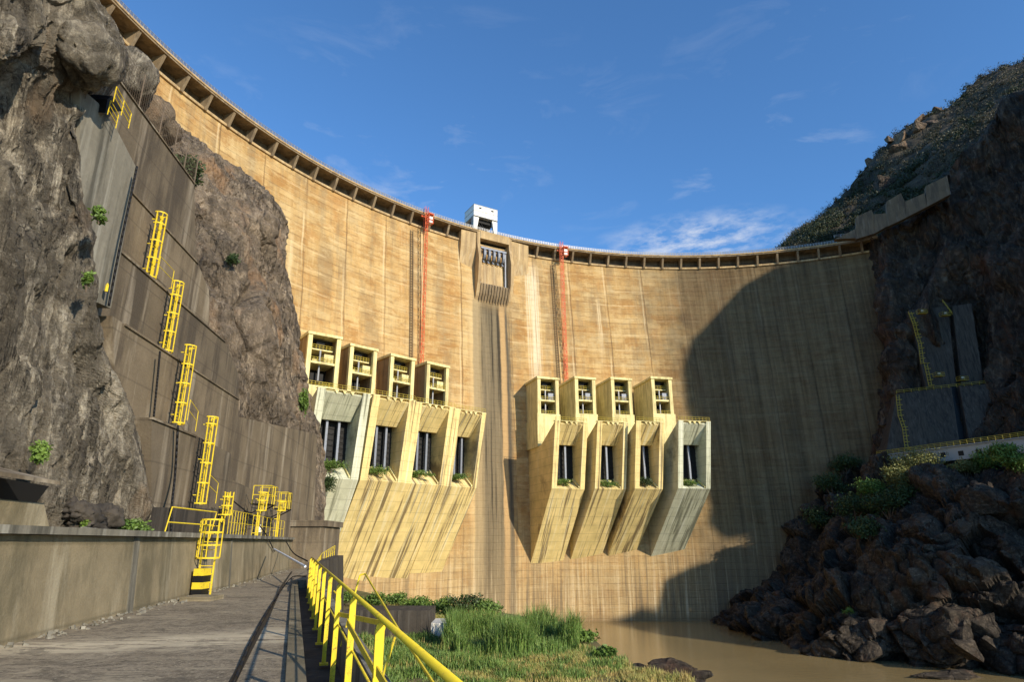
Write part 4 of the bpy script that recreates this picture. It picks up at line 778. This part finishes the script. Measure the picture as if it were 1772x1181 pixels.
HB = [(1590, 207, 5, 'largest pale boulder on the hillside skyline'), (1623, 197, 3.5, 'topmost reddish boulder on the hillside skyline'), (1566, 240, 5, 'dark cleft boulder just below the skyline stack'), (1590, 225, 4, 'blocky boulder in the middle of the skyline stack'), (1553, 262, 4, 'lit boulder at the foot of the skyline stack'), (1530, 322, 4.2, 'grey oval boulder standing in the scrub above the abutment wall'), (1528, 352, 3.5, 'grey boulder just above the abutment wall'), (1508, 282, 3, 'rounded boulder on the skyline left of the stack'), (1540, 245, 3.4, 'small boulder on the left side of the skyline stack'), (1612, 215, 3.6, 'flat boulder right of the skyline stack'), (1445, 347, 1.8, 'lone reddish boulder low on the skyline')]
for i, (x, y, s, lab) in enumerate(HB):
    P = nearest(GH, x, y); block(P + V(0, 0, s * .1), (s * 1.15, s * 1.1, s * (1.3 if 'oval' in lab else .85)), lab, M['bould'] if i not in (5, 6) else M['rockB'], 60 + i)
# ------------------------------------------------------------------ right abutment concrete
def slabpoly(poly, depth, mat, name, par=None, bk=(.3, 1, 0)):
    m = MB(); m.prism([atY(*p) for p in poly], nrm(bk) * depth); return m.build(name, mat, par)
t = thing('retaining_wall', atY(1520, 402, 202), 'stepped concrete retaining wall climbing from the right end of the crest', 'wall')
Yw = lambda x: 204 - (x - 1444) * .085
for i, poly in enumerate([[(1444, 414), (1481, 396), (1481, 412)], [(1481, 376), (1508, 363), (1512, 372), (1514, 404), (1481, 414)], [(1512, 371), (1534, 369), (1534, 392), (1514, 404)], [(1534, 349), (1559, 334), (1566, 350), (1570, 376), (1534, 393)], [(1566, 349), (1600, 334), (1604, 358), (1569, 376)], [(1602, 322), (1639, 304), (1645, 336), (1604, 358)]]):
    off = .25 * (i % 3)
    m = MB(); m.prism([atY(x, y, Yw(x) - off) for x, y in poly], V(.9, 2.2, 0)); m.build('wall_block', M['recess'], t)  # darkened tone also paints the soft shade on this wall
m = MB(); rails(m, [atY(1444, 413, 203.5) + V(0, 0, .2), atY(1514, 405, 200) + V(0, 0, .2), atY(1645, 336, 192.6)], 1.1, 2, .08); m.build('handrail', M['lsteel'], t)
t = thing('shaft_block', atY(1640, 668, 186), 'dark concrete buttress block set in the right cliff, upper one', 'wall')
slabpoly([(1573, 537, 190), (1640, 530, 188.5), (1655, 668, 187), (1603, 673, 188)], 9, M['darkc'], 'block_face', t); slabpoly([(1648, 530, 188.2), (1681, 525, 187), (1702, 664, 185.5), (1664, 667, 186.8)], 9, M['darkc'], 'block_face', t)
t2 = thing('buttress_block', atY(1640, 775, 184), 'dark concrete buttress with a black slot above the white parapet', 'wall')
slabpoly([(1552, 682, 188), (1646, 669, 185), (1664, 790, 181), (1530, 800, 187)], 10, M['darkc'], 'block_face', t2); slabpoly([(1660, 668, 184.6), (1709, 665, 182.5), (1731, 785, 178), (1682, 790, 180)], 10, M['darkc'], 'block_face', t2)
slabpoly([(1645, 670, 187), (1662, 669, 186.6), (1684, 790, 183), (1662, 790, 184)], 5, M['black'], 'slot', t2)
m = MB(); rails(m, [atY(1552, 682, 187.9), atY(1709, 665, 182.4)], 1.0, 2, .06); m.build('handrail', M['yellow_old'], t2)
def stair_ladder(pts, label, w=.7):
    m = MB(); t = thing('cage_ladder', pts[0], label, 'ladder', 'yellow cage ladders on the right cliff'); P = [np.asarray(p, float) for p in pts]
    for a, b in zip(P, P[1:]):
        for o_ in (-.45, .45): m.bar(a + V(o_, 0, 0), b + V(o_, 0, 0), .13)
        L = np.linalg.norm(b - a); k = int(L / .8)
        for i in range(k): q = a + (b - a) * i / k; m.bar(q - V(.45, 0, 0), q + V(.45, 0, 0), .13); 
        for i in range(0, k, 2):
            q = a + (b - a) * i / k; m.bar(q - V(.6, 0, 0), q + V(-.6, -1.0, 0), .1); m.bar(q + V(.6, 0, 0), q + V(.6, -1.0, 0), .1); m.bar(q + V(-.6, -1, 0), q + V(.6, -1, 0), .1)
    m.build('ladder_frame', M['yellow_old'], t)
    return t
z3 = lambda L: [atY(*p) for p in L]
stair_ladder(z3([(1610, 668, 186), (1602, 630, 186.6), (1596, 630, 186.6), (1592, 595, 187), (1587, 580, 187.5), (1582, 560, 188), (1574, 540, 188.6)])[::1], 'dull yellow cage ladder zigzagging up the upper block of the right cliff')
stair_ladder(z3([(1569, 776, 183.5), (1564, 740, 184.5), (1557, 720, 185.5), (1553, 684, 186.8)]), 'dull yellow cage ladder on the lower buttress above the white parapet')
for i, (x, y, Yy, lab) in enumerate([(1596, 543, 187, 'top left small railed lamp platform on the right cliff'), (1636, 547, 186.5, 'top right small railed lamp platform on the right cliff'), (1625, 652, 185.5, 'lower left small railed lamp platform on the right cliff'), (1666, 659, 184.5, 'lower right small railed lamp platform on the right cliff')]):
    c = atY(x, y, Yy); t = thing('lamp_platform', c, lab, 'platform', 'lamp platforms on the right cliff'); m = MB(); m.box(c, V(2.6, 0, 0), V(0, 1.6, 0), V(0, 0, .15)); rails(m, [c + V(-1.3, .8, 0), c + V(-1.3, -.8, 0), c + V(1.3, -.8, 0), c + V(1.3, .8, 0)], 1.1, 1.3, .06); m.build('railed_deck', M['yellow_old'], t)
    m = MB(); m.box(c + V(0, -.3, .8), V(.7, 0, 0), V(0, .4, 0), V(0, 0, .5)); m.build('lamp_head', M['white'], t)
m = rails(MB(), z3([(1632, 524, 188.3), (1648, 545, 186.2)]), 1.0, 1.5, .07); tag(m.build('guard_rail', M['yellow_old']), 'bent yellow guard rail at the top of the right cliff blocks', 'railing')
# white parapet building
pz = 24.2; A_ = atZ(1518, 790, pz); B_ = atZ(1790, 755, pz)
t = thing('parapet_gallery', A_ - V(0, 0, 3.6), 'long white parapet gallery with small square windows and yellow railing', 'gallery')
d = nrm(B_ - A_); nn_ = V(d[1], -d[0], 0); nn_ = nn_ if nn_[1] < 0 else -nn_; L = float(np.linalg.norm(B_ - A_))
m = MB(); m.box((A_ + B_) / 2 - V(0, 0, 1.85) - nn_ * 3, d * L, nn_ * 6, V(0, 0, 3.5)); m.build('wall', M['offw'], t)
m = MB(); m.box((A_ + B_) / 2 - nn_ * 2.9, d * (L + .4), nn_ * 6.6, V(0, 0, .22)); m.build('coping', M['offw'], t)
for x, y in [(1548, 797), (1632, 788), (1663, 785), (1694, 782), (1724, 779), (1751, 777)]:
    r = ray(x, y); k = float(A_ @ nn_) / float(r @ nn_); c = r * k; m = MB(); m.box(c + nn_ * .0, d * 1.35, nn_ * .12, V(0, 0, 1.25)); w = m.build('window', M['dark'], t)
m = rails(MB(), [A_ + V(0, 0, .12), B_ + V(0, 0, .12)], 1.2, 1.7, .07, 2); m.build('railing', M['yellow_old'], t)
# ------------------------------------------------------------------ walkway, low wall, kerb, railing
HZ = -1.65
def wk(Y): return -2.53 - .327 * (Y - 8.7)        # walkway edge (kerb)
lw_ = [(-4.6, -8), (-7.3, 4), (-8.4, 11.5), (-10.2, 21.6), (-10.65, 25.6), (-14.35, 43.8)]
t = NT('worn_concrete_walkway', .92); a = t.noise(.35, 8, .65); b = t.noise((.55, 2.6, 1), 8, .7, None, 1.2); c = t.noise(6, 6, .75); vv = t.noise(22, 4, .8)
x = t.mix(t.rng(a, .35, .68), (.20, .16, .108), (.31, .255, .175)); x = t.mix(t.rng(c, .48, .62, 0, .7), x, (.055, .046, .034)); x = t.mix(t.rng(vv, .55, .62, 0, .9), x, (.42, .35, .23)); x = t.mix(t.rng(t.noise(2.2, 6, .75), .55, .68, 0, .5), x, (.30, .24, .155))
sp = t.n('ShaderNodeSeparateXYZ'); t.l(t.pos, sp.inputs[0]); ln = t.math('ADD', t.math('SUBTRACT', sp.outputs[1], t.math('MULTIPLY', sp.outputs[0], .42)), t.math('MULTIPLY', a, 4.5)); sb = t.math('MULTIPLY', t.rng(t.math('ABSOLUTE', t.math('SUBTRACT', ln, 16.6)), .2, 1.7, 1, 0), t.rng(b, .40, .52)); x = t.mix(t.math('MULTIPLY', sb, .95), x, (.62, .52, .35))
x = t.mix(t.math('MULTIPLY', t.rng(b, .52, .62), .6), x, (.42, .35, .23)); x = t.mix(t.rng(t.noise(.9, 7, .8, None, .6), .53, .60, 0, .55), x, (.08, .066, .047)); t.bump(t.math('ADD', c, t.math('MULTIPLY', vv, .5)), .6, .03); WKM = t.col(x)
m = MB(); Ys = [-8, 4, 8.7, 14, 20, 30.4, 31.4, 45]; 
left = [(-5.2, -8), (-7.9, 4), (-8.5, 8), (-9.4, 14), (-10.5, 21), (-12.2, 30), (-12.5, 31.5), (-15.2, 46)]; right = [(wk(y) + (0 if y < 31 else 1.15), y) for y in Ys]; Ys[6] = 32
gridn = 10
for (lx, ly), (rx, ry) in zip(left, right):
    for i in range(gridn + 1): f = i / gridn; m.v.append((lx + (rx - lx) * f, ly + (ry - ly) * f, HZ))
for j in range(len(left) - 1):
    for i in range(gridn): q = j * (gridn + 1) + i; m.f.append((q, q + 1, q + gridn + 2, q + gridn + 1))
for j in range(len(left) - 1):          # the drop of the slot
    r0, r1 = right[j], right[j + 1]; o_ = len(m.v); m.v += [(r0[0], r0[1], HZ), (r1[0], r1[1], HZ), (r1[0], r1[1], HZ - 1.2), (r0[0], r0[1], HZ - 1.2)]; m.f.append((o_, o_ + 1, o_ + 2, o_ + 3))
o = m.build('walkway', WKM, None, loc=(-6, 15, HZ)); o['kind'] = 'structure'
dw = nrm(V(-.327, 1, 0)); nw = V(dw[1], -dw[0], 0)        # along, and to the right
def wp(Y, off, z): return V(wk(Y), Y, 0) + nw * off + V(0, 0, z)
m = MB(); m.bar(wp(-6, -.12, HZ + .03), wp(29.5, -.12, HZ + .03), .24, .06); m.build('kerb_strip', M['lowwall'])['kind'] = 'structure'
m = MB(); m.box((wp(-6, .3, 0) + wp(31, .3, 0)) / 2 + V(0, 0, HZ - .5), dw * 39, nw * .62, V(0, 0, .3)); o = m.build('slot_floor', M['darkc']); o['kind'] = 'structure'
m = MB(); m.box((wp(-6, .68, 0) + wp(31, .68, 0)) / 2 + V(0, 0, HZ - 1.15), dw * 39, nw * .17, V(0, 0, 2.9)); tag(m.build('parapet_beam', M['wallg']), 'low concrete upstand running outside the yellow railing', 'parapet')
m = MB(); m.box((wp(-8, .37, 0) + wp(45, .37, 0)) / 2 + V(0, 0, -7.3), dw * 55, nw * .76, V(0, 0, 9.9)); tag(m.build('quay_wall', M['darkc']), 'tall concrete quay wall carrying the walkway', 'wall')
m = MB()
bot = lw_; H0 = .12
for (x0, y0), (x1, y1) in zip(lw_, lw_[1:]):
    nseg = V(y0 - y1, x1 - x0, 0); nseg = nrm(nseg); nseg = nseg if nseg[0] < 0 else -nseg
    m.add([(x0, y0, HZ - .05), (x1, y1, HZ - .05), (x1 - .12, y1, H0), (x0 - .12, y0, H0), (x0 - .75, y0, HZ - .05), (x1 - .75, y1, HZ - .05), (x1 - .75, y1, H0), (x0 - .75, y0, H0)], [(0, 1, 2, 3), (3, 2, 6, 7), (4, 7, 6, 5), (0, 3, 7, 4), (1, 5, 6, 2)])
lt = thing('low_wall', (-10.2, 21.6, HZ), 'long stained concrete retaining wall along the walkway', 'wall'); m.build('wall_face', M['lowwall'], lt)
m = MB()
for (x0, y0), (x1, y1) in zip(lw_, lw_[1:]): m.add([(x0 + .06, y0, H0 + .01), (x1 + .06, y1, H0 + .01), (x1 + .06, y1, H0 + .15), (x0 + .06, y0, H0 + .15), (x0 - .8, y0, H0 + .01), (x1 - .8, y1, H0 + .01), (x1 - .8, y1, H0 + .15), (x0 - .8, y0, H0 + .15)], [(0, 1, 2, 3), (3, 2, 6, 7), (4, 7, 6, 5), (0, 4, 5, 1), (0, 3, 7, 4), (1, 5, 6, 2)])
m.build('coping', M['wallg'], lt)
for ys_, ws_ in ((16.6, .34), (9.9, .16), (25.5, .14)):
    def lx(y): return float(np.interp(y, [q[1] for q in lw_], [q[0] for q in lw_]))
    m = MB(); m.add([(lx(ys_) + .03, ys_, HZ), (lx(ys_ + ws_) + .03, ys_ + ws_, HZ), (lx(ys_ + ws_) - .09, ys_ + ws_, H0), (lx(ys_) - .09, ys_, H0), (lx(ys_) - .2, ys_, HZ), (lx(ys_ + ws_) - .2, ys_ + ws_, HZ), (lx(ys_ + ws_) - .3, ys_ + ws_, H0), (lx(ys_) - .3, ys_, H0)], [(0, 1, 2, 3), (0, 3, 7, 4), (1, 5, 6, 2), (4, 7, 6, 5)]); m.build('joint_strip', M['wallg'], lt)
m = MB(); m.add([(-60, -10, .05), (-7.9, -10, .05), (-9.0, 11.5, .05), (-10.9, 21.6, .05), (-11.3, 25.6, .05), (-15.2, 45, .05), (-60, 60, .05)], [(0, 1, 2, 3, 4, 5, 6)]); o = m.build('terrace', M['lowwall']); o['kind'] = 'structure'
rb = MB(); rg = random.Random(3)
for i in range(260):
    y = rg.uniform(5, 40) if rg.random() < .8 else rg.uniform(8, 20); x = float(np.interp(y, [q[1] for q in lw_], [q[0] for q in lw_])) + .03 + rg.random() ** 3 * .5; s_ = rg.uniform(.015, .06)
    a_ = V(rg.uniform(-1, 1), rg.uniform(-1, 1), .3); rb.bar(V(x, y, HZ + s_ * .3) - nrm(a_) * s_, V(x, y, HZ + s_ * .3) + nrm(a_) * s_, s_ * 1.3, s_)
tag(rb.build('gravel', M['wallg']), 'loose gravel collected along the foot of the low wall', 'gravel', None, 'stuff')
m = MB(); gp_ = [atZ(x_, y_, HZ + .008) for x_, y_ in ((505, 990), (488, 1015), (462, 1070), (432, 1125), (398, 1190), (360, 1260))]
for a, b in zip(gp_, gp_[1:]): m.bar(a, b, .085, .008)
o = m.build('walkway_dark_strip', M['black']); o['kind'] = 'structure'  # flat black strip laid along the walkway
# railing
rt = thing('walkway_railing', wp(12, .38, HZ - .35), 'bright yellow pipe railing with flat posts along the walkway', 'railing')
m = MB(); m.tube(wp(-2, .38, -.55), wp(24.7, .38, -.55), .022, 12); m.build('top_rail', M['yellow'], rt, True)
m = MB(); m.tube(wp(-2, .38, -1.08), wp(24.7, .38, -1.08), .012, 8); m.build('mid_rail', M['yellow'], rt, True)
Yp = 4.94 + 2.2 * 9
while Yp > 1:
    m = MB(); c = wp(Yp, .36, 0); m.box(c + V(0, 0, -1.27), dw * .022, nw * .058, V(0, 0, 1.32)); m.box(c + V(0, 0, -1.27) - nw * .032, dw * .05, nw * .010, V(0, 0, 1.32))
    m.tube(c + V(0, 0, -.60) - dw * .012, c + V(0, 0, -.60) + dw * .012, .034, 12); m.box(c + V(0, 0, -1.93), dw * .14, nw * .14, V(0, 0, .03)); m.build('post', M['yellow'], rt); Yp -= 2.2
for q0, q1 in ((atY(601, 1078, 7.2), atY(646, 1160, 5.6)), (atY(652, 1162, 4.98), atY(700, 1245, 3.9))):
    m = MB(); m.bar(q0, q1, .012, .062); m.build('brace', M['yellow'], rt)
m = MB(); m.bar(wp(9.34, .38, -.95), wp(7.2, .75, -.85), .012, .055); m.build('brace', M['yellow'], rt)
# outer stair handrail (inverted V of thin rod)
ot = thing('stair_handrail', wp(8, 1.6, -2.2), 'thin yellow rod handrail rising to a point outside the railing', 'railing')
ap = atY(628, 994, 11.5)
m = MB(); m.path([atY(655, 1230, 6.8), atY(663, 1170, 7.4), atY(683, 1105, 8.2)], .014, 6); m.path([atY(590, 1120, 11.4), ap - V(.05, 0, .02), ap + V(.04, 0, 0), atY(688, 1088, 8.2), atY(780, 1230, 5.6)], .016, 6); m.path([atY(578, 1024, 12.5), atY(589, 1036, 12.3), atY(589, 1056, 12.3)], .014, 6); m.build('rod', M['yellow'], ot)
# far leg of the railing
fr_ = thing('stair_railing', atY(545, 985, 30), 'yellow barred railing turning away beyond the end of the walkway', 'railing')
m = MB(); P_ = [wp(23.3, .38, -1.5), atY(555, 984, 30), atY(578, 966, 36)]; 
rails(m, P_, .62, 1.0, .016, 0); m.path([p + V(0, 0, .30) for p in P_], .012, 6); m.build('barred_panel', M['yellow'], fr_)
m = MB(); m.prism([atY(531, 975, 26), atY(578, 962, 36), atY(578, 1060, 36), atY(531, 1060, 26)], V(.4, .4, 0)); tag(m.build('end_wall', M['darkc']), 'dark narrow wall under the far barred railing', 'wall')
# end block
eb = thing('end_block', atY(525, 985, 44), 'dark square concrete block closing the end of the walkway', 'block')
a = atY(487, 908, 44); b = atY(562, 908, 44); m = MB(); m.box(V((a[0] + b[0]) / 2, 46, (a[2] + HZ) / 2 - .15), V(b[0] - a[0], 0, 0), V(0, 4, 0), V(0, 0, a[2] - HZ)); m.build('block_body', M['wallc'], eb)
m = MB(); m.box(V((a[0] + b[0]) / 2, 46, a[2] + .05), V(b[0] - a[0] + .35, 0, 0), V(0, 4.3, 0), V(0, 0, .38)); m.build('cap_slab', M['wallc'], eb)
# ------------------------------------------------------------------ caged ladders on the left
def ladder(base, h, label, cage0=None, w=.30, lean=0., nvert=5, ch=.75, topcage=None, grp='yellow caged ladders on the left abutment', loops=True, rungs=.25, AX=None):
    base = np.asarray(base, float); t = thing('caged_ladder', base, label, 'ladder', grp); O = NX
    A = V(math.sin(AZ), math.cos(AZ), 0); A, O = AX if AX else (A, O); f = lambda a, o_, z: base + A * a + O * (o_ + z * lean) + V(0, 0, z)
    m = MB()
    for s_ in (-1, 1): m.bar(f(s_ * w / 2, .12, 0), f(s_ * w / 2, .12, h), .035, .05)
    z = .15
    while z < h: m.tube(f(-w / 2, .12, z), f(w / 2, .12, z), .012, 5); z += rungs
    m.build('ladder_frame', M['yellow'], t)
    c0 = 0 if cage0 is None else cage0; m = MB(); R_ = w * .85
    def ring(z): return [f(math.cos(q) * R_ * 1.0, .16 + math.sin(q) * R_ * 1.0, z) for q in np.linspace(math.pi + .35, -.35, 13)]
    z = c0; zs_ = []
    while z < h + .01: zs_.append(z); z += ch
    if h - zs_[-1] > .25: zs_.append(h)
    for z in zs_:
        rr = [f(-w / 2, .12, z)] + ring(z) + [f(w / 2, .12, z)]
        for p, q in zip(rr, rr[1:]): m.bar(p, q, .012, .05)
    for k in range(nvert):
        q = math.pi * (k + .0) / (nvert - 1); p0 = (math.cos(q) * R_, .16 + math.sin(q) * R_ * 1.0); m.bar(f(p0[0], p0[1], c0), f(p0[0], p0[1], h), .014, .035)
    m.build('safety_cage', M['yellow'], t)
    m = MB()
    for z in (.3, h * .5, h - .3):
        for s_ in (-1, 1): m.bar(f(s_ * w / 2, .12, z), f(s_ * w / 2, -.05, z), .03)
    m.build('wall_bracket', M['yellow'], t); return t
def lad(x, y0, y1, c, label, **k):
    b = atC(x, y0, c); r1 = ray(x + (y0 - y1) * .045 + 0, y1); tt = math.hypot(b[0], b[1]) / math.hypot(r1[0], r1[1]); h = r1[2] * tt - b[2]; return ladder(b, float(h), label, **k)
lad(250, 480, 367, -12.25, 'yellow caged ladder highest on the left abutment')
lad(279, 608, 487, -11.45, 'yellow caged ladder second from the top of the abutment')
lad(299, 733, 597, -10.65, 'yellow caged ladder third from the top, ending beside a small handrail')
lad(337, 872, 722, -9.85, 'lowest tall yellow caged ladder above the terrace block')
lad(380, 905, 852, -9.5, 'short yellow ladder cage directly above the wall ladder', cage0=.3, ch=.35, nvert=5)
# ladder up the low wall
b = V(-9.98, 22.1, HZ); ladder(b, 2.35, 'yellow ladder with wide top hoops climbing the low wall from the walkway', cage0=1.15, ch=.4, w=.42, lean=.0, nvert=5, grp='ladders at the walkway wall', AX=(nrm(V(1, .25, 0)), nrm(V(.25, -1, 0))))
lad(438, 935, 853, -9.3, 'tall yellow hooped platform ladder behind the barred guard rail', cage0=1.3, ch=.45, w=.32, nvert=5, grp='platform ladders on the left')
lad(474, 930, 868, -9.3, 'smaller yellow hooped platform ladder nearest the end block', cage0=1.3, ch=.45, w=.32, nvert=5, grp='platform ladders on the left')
for i, (x, y, s, lab) in enumerate([(452, 874, .62, 'yellow railed landing on black brackets, the larger one'), (484, 882, .5, 'yellow railed landing on black brackets, the smaller one')]):
    c = atC(x, y, -9.4); t = thing('landing', c, lab, 'platform', 'railed landings on the left wall'); m = MB(); A = V(math.sin(AZ), math.cos(AZ), 0); m.box(c + NX * .1, A * s * 1.8, NX * s * 1.4, V(0, 0, .05)); m.build('deck', M['black'], t)
    m = MB(); m.bar(c + A * s * .8 + NX * .5, c + A * s * .8 - NX * .6 + V(0, 0, -.6), .05); m.bar(c - A * s * .8 + NX * .5, c - A * s * .8 - NX * .6 + V(0, 0, -.6), .05); m.build('bracket', M['black'], t)
    m = MB(); q = c + NX * .1; rails(m, [q - A * s * .9 + NX * -s * .6, q - A * s * .9 + NX * s * .7, q + A * s * .9 + NX * s * .7, q + A * s * .9 - NX * s * .6], .85, .35, .018, 1); m.build('guard_rail', M['yellow'], t)
# open handrail on the wall and barred guard rail
def simple(name, pts, h, label, cat='railing', sp=1.2, r=.022, mids=1, mat='yellow', grp=None):
    m = rails(MB(), pts, h, sp, r, mids); return tag(m.build(name, M[mat]), label, cat, grp)
hr = thing('open_handrail', V(-10.5, 18.4, .27), 'open yellow two rail frame on top of the low wall', 'railing')
a = V(-9.95, 18.2, .26); b = V(-10.45, 21.9, .26); a = atY(282, 932, 19.4); b = atY(362, 934, 22.4); m = MB(); 
lean = V(.12, .02, .0)
for p in (a, b): m.tube(p, p + V(0, 0, .88) + lean, .02, 6)
m.tube(a + V(0, 0, .88) + lean, b + V(0, 0, .88) + lean, .02, 6); m.tube(a + V(0, 0, .45) + lean * .5, b + V(0, 0, .45) + lean * .5, .02, 6); m.build('frame', M['yellow'], hr)
P1, P2, P3 = V(-10.85, 25.3, .27), V(-11.45, 28.6, .27), V(-13.6, 39.5, .27)
m = rails(MB(), [P1, P2], .9, .5, .012, 1); rails(m, [P2, P3], .9, 1.25, .012, 1); tag(m.build('guard_rail', M['yellow']), 'yellow barred guard rail on the far end of the low wall', 'railing')
for i, (x0, y0, x1, y1, c, lab) in enumerate([(324, 728, 338, 747, -10.4, 'small yellow handrail beside the third ladder'), (358, 858, 373, 872, -9.7, 'small faded handrail beside the lowest tall ladder'), (272, 476, 296, 500, -12.0, 'thin handrail between the two highest ladders')]):
    simple('short_handrail', [atC(x0, y0, c), atC(x1, y1, c)], .8, lab, sp=3, r=.014, grp='short handrails on the ledges')
m = MB(); t = thing('cliff_gangway', atC(200, 190, -10.4), 'yellow railed gangway hung under the overhanging boulder', 'gangway')
g0, g1 = atC(196, 176, -10.6), atC(222, 222, -10.6)
rails(m, [g0, g1], .55, .45, .014, 2); rails(m, [atC(186, 198, -10.6), atC(200, 222, -10.6)], .5, .5, .013, 2); m.build('guard_rail', M['yellow'], t); m = MB(); m.prism([atC(186, 172, -10.7), atC(194, 165, -10.7), atC(212, 192, -10.7), atC(182, 195, -10.7)], -NX * .6); m.build('black_hood', M['black'], t)
# striped pillar (hazard painted) beside the ladder
t = thing('striped_pillar', V(-10.05, 21.2, HZ), 'short pillar painted in yellow and black hazard stripes', 'pillar')
for i in range(4):
    m = MB(); m.box(V(-9.96, 21.75, HZ + .12 + i * .2), V(.32, 0, 0), V(0, .55, 0), V(0, 0, .2 if i < 3 else .22)); m.build('stripe', M['yellow' if i % 2 else 'black'], t)
m = MB(); m.box(V(-9.2, 20.3, HZ + .06), V(.9, 0, 0), V(0, .9, 0), V(0, 0, .12)); tag(m.build('concrete_curb_block', M['lowwall']), 'flat concrete block on the walkway in front of the striped pillar', 'block')
# pipes and cables
def cable(pts, r, label, mat='rubber', name='cable', n=6, sag=0, grp=None, cat='cable'):
    P = catmull(pts, np.linspace(0, 1, 24)); m = MB(); m.path(list(P), r, n); return tag(m.build(name, M[mat], None, True), label, cat, grp)
cable([atC(237, 288, -10.6), atC(224, 350, -10.55), atC(205, 440, -10.55), atC(188, 530, -10.6)], .035, 'black drain pipe running down the right edge of the pale slab', cat='pipe', name='drain_pipe')
cable([atC(277, 608, -10.7), atC(273, 650, -10.7), atC(266, 722, -10.7)], .035, 'black cable hanging below the second caged ladder')
cable([atC(308, 736, -9.95), atC(303, 820, -9.95), atC(297, 880, -9.5), atC(296, 932, -9.3)], .04, 'black pipe dropping to the terrace left of the lowest tall ladder', cat='pipe', name='drain_pipe')
cable([atC(404, 868, -9.9), atC(430, 890, -9.6), atC(458, 922, -9.3), V(*atY(475, 955, 36))], .03, 'black cable drooping from the wall to the white pipe')
cable([V(*atY(495, 938, 38)), V(*atY(508, 958, 34)), V(*atY(532, 972, 27))], .03, 'black cable drooping to the end of the yellow railing')
cable([wp(22.6, .2, -1.1), atZ(505, 1000, HZ + .03), atZ(478, 1035, HZ + .03), atZ(440, 1100, HZ + .03), atZ(405, 1181, HZ + .03), atZ(370, 1260, HZ + .03)], .025, 'black hose lying along the walkway', name='hose', cat='hose')
m = MB(); m.tube(atY(474, 951, 33), atY(528, 981, 24), .042, 10); tag(m.build('white_pipe', plain('pale_pipe', (.80, .86, .95), .4)), 'pale bluish pipe leaning across the end of the walkway', 'pipe')
m = MB(); q0 = atC(542 / 2.953, 605 / 2.953 + 300, -10.7); m.tube(q0, q0 + V(0, 0, .2), .045, 8); m.tube(q0 + V(0, 0, .2), q0 + V(0, 0, .27), .045, 8, .015); tag(m.build('warning_lamp', M['yellow']), 'small yellow lamp fixed at the foot of the pale slab', 'lamp')
m = MB(); q0 = atY(447, 918, 33); m.tube(q0 - V(0, 0, .1), q0 + V(0, 0, .25), .16, 10, .09); tag(m.build('floodlight', M['white']), 'small white floodlight behind the barred guard rail', 'lamp')
# net fence on top of the abutment
t = thing('net_fence', atC(245, 192, -13.6), 'rusty wire net fence on the top edge of the abutment', 'fence'); m = MB(); nt_ = MB()
fp = [atC(*tl(245, 192, x), -13.5) for x in (205, 240, 275, 300, 318, 336)]
for a in fp: m.tube(a - V(0, 0, .2), a + V(0, 0, 1.6), .03, 5)
m.build('fence_post', M['twig'], t)
for a, b in zip(fp, fp[1:]):
    k = int(np.linalg.norm(b - a) / .14)
    for i in range(k): q = a + (b - a) * i / k; nt_.bar(q, q + V(0, 0, 1.55), .007)
    for j in range(11): nt_.bar(a + V(0, 0, j * .155), b + V(0, 0, j * .155), .007)
nt_.build('wire_net', M['twig'], t)
# shed at far left
sh = thing('lean_to_shed', atC(20, 920, -8.2), 'low lean to shed with dark overhanging roof at the left edge', 'shed')
c0 = -7.7
m = MB(); P = [atC(-160, 790, c0), atC(0, 818, c0), atC(104, 838, c0)]; th = V(0, 0, .06)
m.prism([atC(-160, 790, c0), atC(104, 834, c0), atC(104, 840, c0), atC(-160, 800, c0)], -NX * 2.2 + V(0, 0, .5)); m.build('roof', M['wallc'], sh)
m = MB(); m.prism([atC(-160, 862, c0 - .5), atC(0, 864, c0 - .5), atC(76, 872, c0 - .5), atC(88, 925, c0 - .5), atC(-160, 935, c0 - .5)], -NX * 1.6); m.build('wall', M['lowwall'], sh)
m = MB(); m.prism([atC(-160, 800, c0 - 1.2), atC(85, 842, c0 - 1.2), atC(62, 872, c0 - 1.2), atC(-160, 870, c0 - 1.2)], -NX * .8); m.build('under_roof_shade', M['black'], sh)  # black panel paints the shade beneath the roof overhang
for i, (x, y, s, lab) in enumerate([(152, 905, .55, 'jagged dark rock slab leaning in the cavity behind the low wall'), (185, 895, .5, 'dark broken rock beside the leafy bush'), (135, 885, .4, 'upper dark fragment of the cavity rocks')]):
    boulder(atC(x, y, -9.0), (s * .7, s, s * .6), lab, M['darkc'], 90 + i, amp=.3, blocky=.6)
boulder(atC(150, 922, -8.6), (.22, .4, .12), 'flat pale stone in front of the cavity rocks', M['wallg'], 95)
